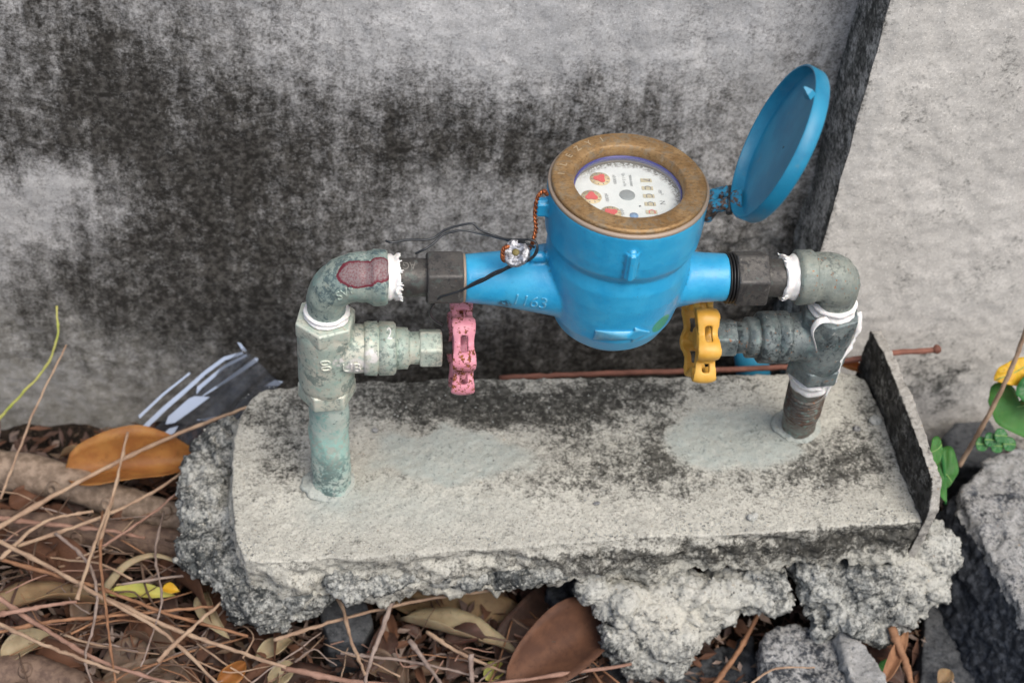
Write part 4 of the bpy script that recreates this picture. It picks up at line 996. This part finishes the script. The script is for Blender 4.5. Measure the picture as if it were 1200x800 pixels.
leaf((125, 692), (205, 695), 18, -.093, 'lf_lime', 'pale lime green leaf strip with a yellow end', .5, .15, (.2, 0), 8)
leaf((190, 688), (210, 692), 13, -.088, 'lf_yellow', 'small yellow leaf tip at the end of the lime strip', .5, .15, (.2, 0), 9)
leaf((70, 660), (95, 642), 22, -.102, 'lf_deep', 'small dark green leaf down between the branches', .5, .15, (.2, 0), 10, name='green_leaf')
leaf((455, 690), (640, 735), 64, -.118, 'lf_tan', 'broad tan leaf in the hollow under the plinth', .2, .1, (.2, 0), 11, .6)
leaf((470, 718), (620, 768), 34, -.100, 'lf_pale', 'long narrow straw coloured leaf under the plinth', .9, .12, (-.4, 0), 12, .8)
leaf((595, 803), (735, 700), 78, -.084, 'lf_brown', 'large red brown leaf leaning under the hanging mortar', .8, .12, (.35, .0), 13, 1.15)
leaf((585, 770), (660, 680), 50, -.105, 'lf_dark', 'dark brown leaf behind the large red brown leaf', .3, .2, (.3, 0), 15, .8)
leaf((570, 795), (590, 775), 22, -.105, 'lf_lime', 'small greenish leaf scrap in front of the red brown leaf', .3, .2, (.1, 0), 16, .8)
leaf((0, 770), (60, 740), 30, -.098, 'lf_pale', 'pale crumpled leaf at the lower left edge', 1.0, .3, (.3, 0), 18)
leaf((300, 770), (345, 745), 20, -.10, 'lf_pale', 'pale leaf scrap below the left mortar mass', .8, .3, (.3, 0), 19)
leaf((255, 800), (290, 775), 22, -.095, 'lf_orange', 'orange brown leaf tip at the bottom edge', 1.3, .3, (.6, 0), 20)
leaf((315, 800), (345, 775), 24, -.098, 'lf_pale', 'straw coloured leaf at the bottom edge beside the orange tip', 1.0, .3, (.5, 0), 21)
leaf((85, 795), (100, 700), 34, -.108, 'lf_brown', 'brown leaf hanging vertically below the tan leaf', .5, .2, (.1, 0), 22)
leaf((985, 425), (1022, 440), 14, .012, 'lf_orange', 'small curled orange brown leaf behind the right riser', 1.6, .3, (.5, 0), 23)
leaf((1035, 800), (1065, 735), 16, -.08, 'st_orange', 'narrow rusty orange leaf below the right end of the plinth', .8, .1, (.1, 0), 25, name='dry_leaf')
leaf((1030, 790), (1048, 772), 16, -.10, 'lf_green', 'tiny green leaf in the dark gap below the right end', .8, .1, (.1, 0), 26, name='green_leaf')
leaf((1100, 800), (1115, 785), 18, -.095, 'lf_tan', 'small tan scrap on the dark stone at the bottom', .8, .1, (.1, 0), 27)
leaf((10, 590), (60, 575), 30, -.098, 'lf_brown', 'brown leaf wedged under the upper branch at far left', .9, .3, (.5, 0), 31)
leaf((150, 735), (205, 770), 34, -.100, 'lf_dull', 'dull brown curled leaf in the middle of the lower left litter', 1.1, .35, (-.4, 0), 32, .8)
leaf((40, 760), (100, 775), 34, -.102, 'lf_brown', 'wavy brown leaf below the broken pink stem', .8, .3, (.4, 0), 33, .7)
leaf((500, 690), (600, 705), 50, -.122, 'lf_dark', 'dark leaf behind the broad tan leaf in the hollow', .4, .2, (.4, 0), 34, .7)
leaf((420, 770), (480, 795), 30, -.104, 'lf_dull', 'dull brown leaf below the forked grey twig', 1.0, .3, (.3, 0), 35)
leaf((1010, 760), (1060, 800), 36, -.11, 'lf_dark', 'dark red brown leaf in the gap below the right end', .6, .2, (.3, 0), 36)
# arching strap leaf
tag(link('strap_leaf', mesh('strap', *tube(curve_pts([atz(118, 700, -.10), atz(130, 680, -.088), atz(150, 660, -.078), atz(180, 650, -.078), atz(215, 660, -.085)], 30), np.interp(np.linspace(0, 1, 30), [0, .3, 1], [.0045, .004, .0015]), 6, sq=.25)), M['lf_pale']), 'arching straw coloured blade over the lime leaf strip', 'dry blade')

# living plants at right
def plant(name, loc, label, cat='plant'): return empty(name, loc, label, cat)
b1 = atz(1125, 545, -.10)
vine = plant('vine', tuple(b1), 'vine stem rising at the right edge with green heart leaves and a yellow leaf')
part('stem', tube(curve_pts([aty(1124, 546, .03), aty(1148, 505, .035), aty(1172, 460, .04), aty(1192, 415, .045), aty(1215, 350, .05)], 40), .0019, 8, wob=.0006), M['st_tan'], vine)
def pleaf(pts, mat, parent, name, label=None, Y=.04, seed=0, lean=.5, curl=.10, fold=.07):
    """leaf outline (photo places) on a leaning plane at its own distance, domed and thickened"""
    n_ = np.array([.1, -1.0, lean * 2]); c0 = aty(*np.mean(pts, 0), Y); n_ /= np.linalg.norm(n_); d_ = n_ @ c0
    A = np.array([at(*p, n_, d_) for p in pts]); A = curve_pts(np.vstack([A, A[:1]]), 37)[:-1]; c = A.mean(0); V = []; F = []
    R_ = [1, .8, .55, .3]; m_ = len(A)
    rad = np.linalg.norm(A - c, axis=1).mean()
    for k in R_:
        for i, a in enumerate(A):
            p = c + (a - c) * k + n_ * (rad * curl * (1 - k * k) + .05 * rad * math.sin(i * 1.1 + seed) * k - fold * rad * math.exp(-(((a - c) * k)[0] / (.18 * rad)) ** 2))
            V.append(p)
    V.append(c + n_ * rad * (curl - fold)); 
    for r_ in range(3):
        for i in range(m_): F.append((r_ * m_ + i, r_ * m_ + (i + 1) % m_, (r_ + 1) * m_ + (i + 1) % m_, (r_ + 1) * m_ + i))
    for i in range(m_): F.append((3 * m_ + i, 3 * m_ + (i + 1) % m_, 4 * m_))
    k = len(V); V2 = [tuple(v) for v in V] + [tuple(v - n_ * .0004) for v in V]; F2 = F + [tuple(k + q for q in reversed(f)) for f in F] + [(i, (i + 1) % m_, k + (i + 1) % m_, k + i) for i in range(m_)]
    o = part(name, (V2, F2), M[mat], parent)
    if label: o['label'] = label
    q = len(A) // 2; rib = curve_pts([A[0] * .95 + c * .05 + n_ * .0004, c + n_ * (rad * (curl - fold) + .0006), A[q] * .9 + c * .1 + n_ * .0004], 10)
    part('midrib', tube(rib, .00045, 5), M['rib'], o)
    return o
M['rib'] = plain('pale leaf rib', (.16, .30, .08), .5)
pleaf([(1157, 470), (1163, 452), (1178, 446), (1190, 455), (1196, 470), (1215, 450), (1240, 470), (1240, 505), (1215, 516), (1190, 508), (1168, 495)], 'lf_green', vine, 'leaf', 'broad fresh green leaf', .045, 1)
pleaf([(1190, 462), (1196, 445), (1215, 435), (1240, 440), (1245, 470), (1215, 480)], 'lf_deep', vine, 'leaf', None, .040, 2)
pleaf([(1165, 446), (1168, 434), (1180, 425), (1200, 418), (1225, 420), (1220, 440), (1195, 452)], 'lf_yellow', vine, 'leaf', 'yellow ageing leaf', .055, 3)
for k, (x, y) in enumerate([(1160, 515), (1168, 522), (1150, 520), (1172, 510), (1182, 520)]):
    pleaf([(x - 7, y), (x - 3, y - 8), (x + 5, y - 7), (x + 9, y + 1), (x + 4, y + 8), (x - 4, y + 7)], 'lf_deep', vine, 'leaf', None, .02, k)
herb = plant('seedling', tuple(atz(1105, 580, -.10)), 'green leafed seedling growing between the plinth and the big rock')
part('stem', tube(curve_pts([aty(1108, 590, -.02), aty(1107, 560, -.012), aty(1102, 520, 0)], 12), .0012, 6), M['lf_deep'], herb)
pleaf([(1090, 530), (1093, 514), (1100, 511), (1104, 520), (1104, 535), (1096, 548)], 'lf_green', herb, 'leaf', None, -.005, 4)
pleaf([(1094, 548), (1101, 532), (1112, 522), (1120, 532), (1123, 552), (1116, 566), (1108, 576), (1110, 588), (1102, 580), (1098, 565)], 'lf_green', herb, 'leaf', None, -.01, 5, curl=.2, fold=.15)

# ------------------------------------------------------------------ branches and stems
def branch(pts, r, mat, label, zs, cat='branch', name='fallen_branch', knots=4, seed=0):
    P_ = curve_pts([atz(x, y, z) for (x, y), z in zip(pts, zs)], 70); R_ = np.interp(np.linspace(0, 1, 70), np.linspace(0, 1, len(r)), r)
    V, F = tube(P_, R_, 22); V = np.array(V); C_ = np.repeat(P_, 22, axis=0); n_ = V - C_; n_ /= np.linalg.norm(n_, axis=1)[:, None]
    V = V + n_ * (.0012 * fbm(V, 50, 4, seed) + .0005 * fbm(V, 260, 2, seed + 4))[:, None]
    rr = random.Random(seed); o = link(name, mesh(name, [tuple(v) for v in V], F), M[mat]); tag(o, label, cat)
    for k in range(knots):
        i = int(70 * (k + .6) / (knots + .3)); t = rr.uniform(-.5, .7); T = P_[min(i + 1, 69)] - P_[i - 1]; d, a, b = frame(T)
        u = CAM - P_[i]; u = u - d * (u @ d); u /= np.linalg.norm(u); w = np.cross(d, u); u = u * math.cos(t) + w * math.sin(t)
        part('knot', lathe(P_[i] + u * R_[i] * .90, u, [(0, .0062), (.0018, .0056), (.0034, .0042), (.0036, .0030), (.0016, .0022), (.0012, .0004)], 14), M[mat], o)
    return o
branch([(-40, 545), (60, 560), (150, 590), (240, 618)], [.0165, .016, .0135, .012], 'bark', 'thick knotty grey brown branch lying nearest the wall', [-.090, -.092, -.096, -.100], seed=1)
branch([(-40, 610), (60, 618), (150, 628), (250, 645)], [.011, .0115, .0125, .012], 'bark2', 'second smoother brown branch parallel below the knotty one', [-.100, -.100, -.100, -.102], knots=1, seed=2)
branch([(-40, 795), (40, 790), (110, 815)], [.013, .0135, .013], 'bark2', 'stub of brown branch in the bottom left corner', [-.108, -.108, -.108], knots=1, seed=3)
def stem(pts, zs, r, mat, label, group=None, nodes=0, name='dry_twig', cat='stem', seed=0, taper=.6):
    if np.isscalar(zs): zs = [zs] * len(pts)
    n_ = 10 + 6 * len(pts); P_ = curve_pts([atz(x, y, z) for (x, y), z in zip(pts, zs)], n_); R_ = np.interp(np.linspace(0, 1, n_), [0, 1], [r, r * taper])
    for k in range(nodes):
        i = int(n_ * (k + .5) / nodes); R_[i] *= 1.35
    V, F = tube(P_, R_, 7, wob=.0007, seed=seed); o = link(name, mesh(name, V, F), M[mat]); return tag(o, label, cat, group)
NS = [
 ([(-10, 622), (100, 560), (200, 512), (290, 477)], [-.072, -.066, -.056, -.040], .0022, 'st_tan', 'long pinkish tan stem rising from the left edge to the plinth corner'),
 ([(-10, 500), (25, 462), (52, 432), (67, 395), (66, 358)], [-.08, -.05, -.03, -.005, .015], .0013, 'st_green', 'thin yellow green stem standing against the wall'),
 ([(0, 585), (25, 520), (45, 470), (78, 404)], [-.085, -.06, -.035, -.01], .0011, 'st_tan', 'fine tan stem crossing the yellow green one'),
 ([(115, 640), (130, 590), (150, 506)], [-.065, -.055, -.03], .0016, 'st_tan', 'short straight tan stem poking up in front of the golden leaf'),
 ([(-10, 606), (60, 614), (130, 622), (170, 630)], -.078, .0022, 'st_pink', 'thick pinkish stem lying over the second branch'),
 ([(20, 640), (120, 605), (190, 570), (245, 525)], [-.070, -.066, -.060, -.05], .0016, 'st_tan', 'tan stem curving up to the left end of the plinth'),
 ([(120, 640), (180, 600), (235, 555)], [-.072, -.066, -.055], .0012, 'st_pink', 'thin brown stem below the curving tan stem'),
 ([(-10, 652), (60, 672), (120, 690), (200, 720), (290, 745)], -.070, .0018, 'st_orange', 'long orange brown stem slanting down across the lower left'),
 ([(-10, 742), (60, 728), (120, 722), (200, 715), (250, 710)], -.072, .0016, 'st_orange', 'long orange stem lying level across the lower left'),
 ([(-10, 695), (50, 735), (120, 775), (200, 800)], -.068, .0021, 'st_pink', 'thick pinkish stem running down to the bottom edge'),
 ([(-5, 632), (60, 665), (120, 700), (190, 740), (255, 800)], -.064, .0019, 'st_tan', 'pale orange stem running diagonally to the bottom edge'),
 ([(110, 695), (200, 735), (270, 760), (335, 782)], -.066, .0020, 'st_pale' if False else 'st_tan', 'pale straw stem reaching toward the bottom centre'),
 ([(120, 600), (118, 660), (125, 720), (135, 800)], [-.066, -.062, -.062, -.066], .0014, 'st_orange', 'thin reddish stem running straight down the lower left'),
 ([(65, 625), (100, 655), (113, 690), (110, 730), (100, 770), (108, 800)], -.064, .0014, 'st_grey', 'wavy grey stem bending down between the leaves'),
 ([(-5, 728), (40, 750), (90, 770), (140, 788)], -.062, .0017, 'st_tan', 'pale stem slanting to the bottom left corner'),
 ([(-10, 722), (40, 712), (90, 704)], -.062, .0019, 'st_pink', 'broken pink stem with a cut end at the left edge'),
 ([(185, 775), (220, 740), (260, 705)], -.062, .0018, 'st_tan', 'short tan stem crossing the straw stem near the corner'),
 ([(192, 600), (182, 650), (190, 700), (178, 745), (165, 780)], [-.075, -.07, -.066, -.064, -.066], .0011, 'st_grey', 'thin grey twig with side shoots beside the plinth corner'),
 ([(370, 690), (398, 705), (412, 750), (428, 790)], [-.070, -.064, -.062, -.062], .0018, 'st_tan', 'bent brown twig standing before the left part of the plinth'),
 ([(466, 682), (450, 732), (432, 780), (428, 810)], [-.055, -.058, -.062, -.066], .0020, 'st_grey', 'forked grey twig leaning on the front of the plinth'),
 ([(320, 750), (400, 725), (500, 702), (626, 685)], [-.075, -.068, -.06, -.046], .0016, 'st_tan', 'long tan stem slanting up to the ragged edge of the plinth'),
 ([(330, 782), (430, 800), (560, 802), (740, 778)], -.078, .0022, 'st_pink', 'thick pink stem along the bottom edge'),
 ([(880, 800), (910, 783), (955, 782)], -.060, .0010, 'st_pale' if False else 'st_tan', 'fine pale stem curving over the speckled concrete block'),
 ([(835, 805), (870, 755), (895, 705)], [-.11, -.10, -.09], .0024, 'st_orange', 'brown stem rising in the dark gap left of the speckled block'),
 ([(552, 766), (553, 800)], [-.068, -.08], .0022, 'st_grey', 'short cut grey stick standing at the bottom centre'),
 ([(480, 750), (500, 778), (520, 805)], -.072, .0020, 'st_grey', 'short blunt grey stick at the bottom centre'),
 ([(400, 765), (480, 775), (560, 792)], -.085, .0014, 'st_grey', 'grey stem lying level under the hollow'),
 ([(500, 740), (540, 765), (600, 790), (640, 800)], -.090, .0016, 'st_tan', 'tan stem below the narrow straw leaf'),
 ([(1045, 735), (1062, 780), (1070, 810)], [-.072, -.08, -.085], .0035, 'st_orange', 'stout rusty orange stalk under the right end of the plinth'),
 ([(0, 655), (50, 612), (110, 598)], -.066, .0017, 'st_tan', 'pale tan stem rising from the left edge over the branch'),
 ([(90, 702), (110, 640), (140, 560)], [-.06, -.058, -.05], .0015, 'st_tan', 'straight tan stem leaning across the crossing of the long stems'),
]
for i, (pts, zs, r, mt, lab) in enumerate(NS): stem(pts, zs, r, mt, lab, seed=i, nodes=3)
# many thin dry stems: individuals lying criss-cross on the litter
def scatter_spot():
    while True:
        if rnd.random() < .62: x, y = rnd.uniform(-20, 300), rnd.uniform(610, 830)
        elif rnd.random() < .8: x, y = rnd.uniform(280, 720), rnd.uniform(735, 830)
        else: x, y = rnd.uniform(-20, 230), rnd.uniform(540, 640)
        return x, y
def region(x, y):
    if x > 460: return ' below the hollow at the bottom centre'
    if x > 290: return ' below the left part of the plinth'
    if y < 640: return ' beside the thick branches'
    if y > 740: return ' at the lower left edge' if x < 150 else ' below the left mortar mass'
    return ' at the far left' if x < 120 else ' beside the left corner of the plinth'
for k in range(150):
    x, y = scatter_spot(); z = rnd.uniform(-.112, -.080); c = atz(x, y, z); a = rnd.choice([rnd.gauss(-.3, .35), rnd.gauss(.5, .4), rnd.uniform(0, 3.14)]); L_ = rnd.uniform(.03, .11)
    u = np.array([math.cos(a), math.sin(a), rnd.uniform(-.18, .18)]); w = np.array([-u[1], u[0], 0]); b = rnd.gauss(0, .006)
    P_ = curve_pts([c - u * L_ / 2, c - u * L_ / 6 + w * b + np.array([0, 0, .002]), c + u * L_ / 6 + w * b * .6, c + u * L_ / 2], 12)
    if P_[:, 1].max() > WY - .006: continue
    rg = region(x, y); mt, lb, gr = rnd.choice([('st_tan', 'thin tan dry stem lying', 'thin tan stems'), ('st_grey', 'thin grey twig lying', 'thin grey twigs'),
                         ('st_pink', 'thin pinkish brown stem lying', 'thin pinkish stems'), ('st_orange', 'thin orange brown stem lying', 'thin orange stems')])
    if k % 5 in (1, 3): mt, lb, gr = 'st_dark', 'thin dark rotted stem lying', 'thin dark rotted stems'
    V, F = tube(P_, np.linspace(1, .6, 12) * rnd.uniform(.0005, .0011), 6, wob=.0006, seed=k)
    tag(link('dry_twig', mesh('dry_twig', V, F), M[mt]), lb + rg, 'stem', gr + rg)
# small dry leaves, each its own object
for k in range(150):
    x, y = scatter_spot(); z = rnd.uniform(-.124, -.098); c = atz(x, y, z)
    if c[1] > WY - .02: continue
    L_ = rnd.uniform(.014, .055); rg = region(x, y); mt, lb, gr = rnd.choice([('lf_brown', 'small brown dry leaf', 'small brown leaves'), ('lf_dark', 'small dark rotting leaf', 'small dark leaves'), ('lf_dark', 'small dark rotting leaf', 'small dark leaves'),
                                                     ('lf_brown', 'small brown dry leaf', 'small brown leaves'), ('lf_dull', 'small dull brown dry leaf', 'small dull leaves')])
    tag(link('dry_leaf', mesh('dry_leaf', *leaf_mesh(c, rnd.uniform(0, 6.3), L_, L_ * rnd.uniform(.3, .6), rnd.uniform(.2, 1.6), rnd.uniform(0, .4), (rnd.gauss(0, .4), rnd.gauss(0, .25)), k, rnd.uniform(.6, 1.1), n=9, m=4)), M[mt]), lb + rg, 'leaf', gr + rg)
# crumbs that nobody could count
def crumbs(name, mats, count, seed, size, zr, box_=(-.55, .75, -.4, .17)):
    r_ = np.random.RandomState(seed); V = []; F = []
    for i in range(count):
        x, y = r_.uniform(box_[0], box_[1]), r_.uniform(box_[2], min(box_[3], .165)); c = np.array([x, y, r_.uniform(*zr)]); a = r_.uniform(0, 6.28); e = r_.uniform(-.6, .6)
        L_ = size * r_.uniform(.5, 1.6); w = L_ * r_.uniform(.15, .5); u = np.array([math.cos(a) * math.cos(e), math.sin(a) * math.cos(e), math.sin(e)]); v = np.array([-math.sin(a), math.cos(a), r_.uniform(-.5, .5)])
        b = len(V); V += [c - u * L_, c - v * w + u * L_ * .1, c + u * L_, c + v * w + np.array([0, 0, w * .4])]; F += [(b, b + 1, b + 2), (b, b + 2, b + 3)]
    o = link(name, mesh(name, V, F), M[mats], smooth=False); tag(o, kind='stuff', label=None)
crumbs('leaf_litter', 'lf_dark', 9000, 1, .007, (-.137, -.112)); crumbs('leaf_litter', 'lf_brown', 4200, 2, .008, (-.134, -.108)); crumbs('leaf_litter', 'lf_dull', 2200, 3, .006, (-.132, -.105)); crumbs('leaf_litter', 'st_grey', 2600, 4, .006, (-.130, -.103))

# ------------------------------------------------------------------ clear plastic wrapper behind the left end
def wrapper():
    A, B = aty(160, 520, .150), aty(285, 408, .165); C_, D = aty(330, 450, .130), aty(235, 540, .110); n = 26; m = 26; V = []; F = []
    for i in range(n + 1):
        for j in range(m + 1):
            s, t = i / n, j / m; p = (A * (1 - s) + B * s) * (1 - t) + (D * (1 - s) + C_ * s) * t
            f = .004 * math.sin(t * 15) + .0025 * math.sin(t * 31 + s * 1.5)
            V.append(p + np.array([0, -.6, .8]) * (f + .0015 * math.sin(s * 23 + t * 9)))
    for i in range(n):
        for j in range(m):
            a = i * (m + 1) + j; F.append((a, a + 1, a + m + 2, a + m + 1))
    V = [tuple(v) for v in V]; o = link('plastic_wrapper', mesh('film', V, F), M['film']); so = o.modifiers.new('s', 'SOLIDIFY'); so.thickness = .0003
    ft = plain('milky fold highlight', (.58, .68, .86), .12, Alpha=.55)  # milky folds painted pale, with sky reflections put into the colour
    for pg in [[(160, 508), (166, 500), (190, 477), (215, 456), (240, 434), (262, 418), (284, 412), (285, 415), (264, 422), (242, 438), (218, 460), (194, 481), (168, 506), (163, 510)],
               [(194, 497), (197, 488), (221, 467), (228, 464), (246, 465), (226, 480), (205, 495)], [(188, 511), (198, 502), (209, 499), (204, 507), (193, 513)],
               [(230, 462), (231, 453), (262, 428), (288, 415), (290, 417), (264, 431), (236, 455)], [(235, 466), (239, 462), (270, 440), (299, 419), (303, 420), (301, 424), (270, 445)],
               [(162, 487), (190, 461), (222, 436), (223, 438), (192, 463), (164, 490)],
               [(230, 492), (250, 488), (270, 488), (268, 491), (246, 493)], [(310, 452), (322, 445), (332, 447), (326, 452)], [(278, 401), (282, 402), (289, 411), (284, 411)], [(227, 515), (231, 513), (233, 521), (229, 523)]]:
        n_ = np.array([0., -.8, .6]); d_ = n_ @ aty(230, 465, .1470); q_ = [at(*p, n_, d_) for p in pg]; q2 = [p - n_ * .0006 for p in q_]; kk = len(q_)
        part('fold_highlight', ([tuple(p) for p in q_ + q2], [tuple(range(kk)), tuple(range(2 * kk - 1, kk - 1, -1))] + [(i, (i + 1) % kk, kk + (i + 1) % kk, kk + i) for i in range(kk)]), ft, o, False)
    tag(o, 'crumpled clear plastic wrapper between the wall and the left end of the plinth', 'wrapper')
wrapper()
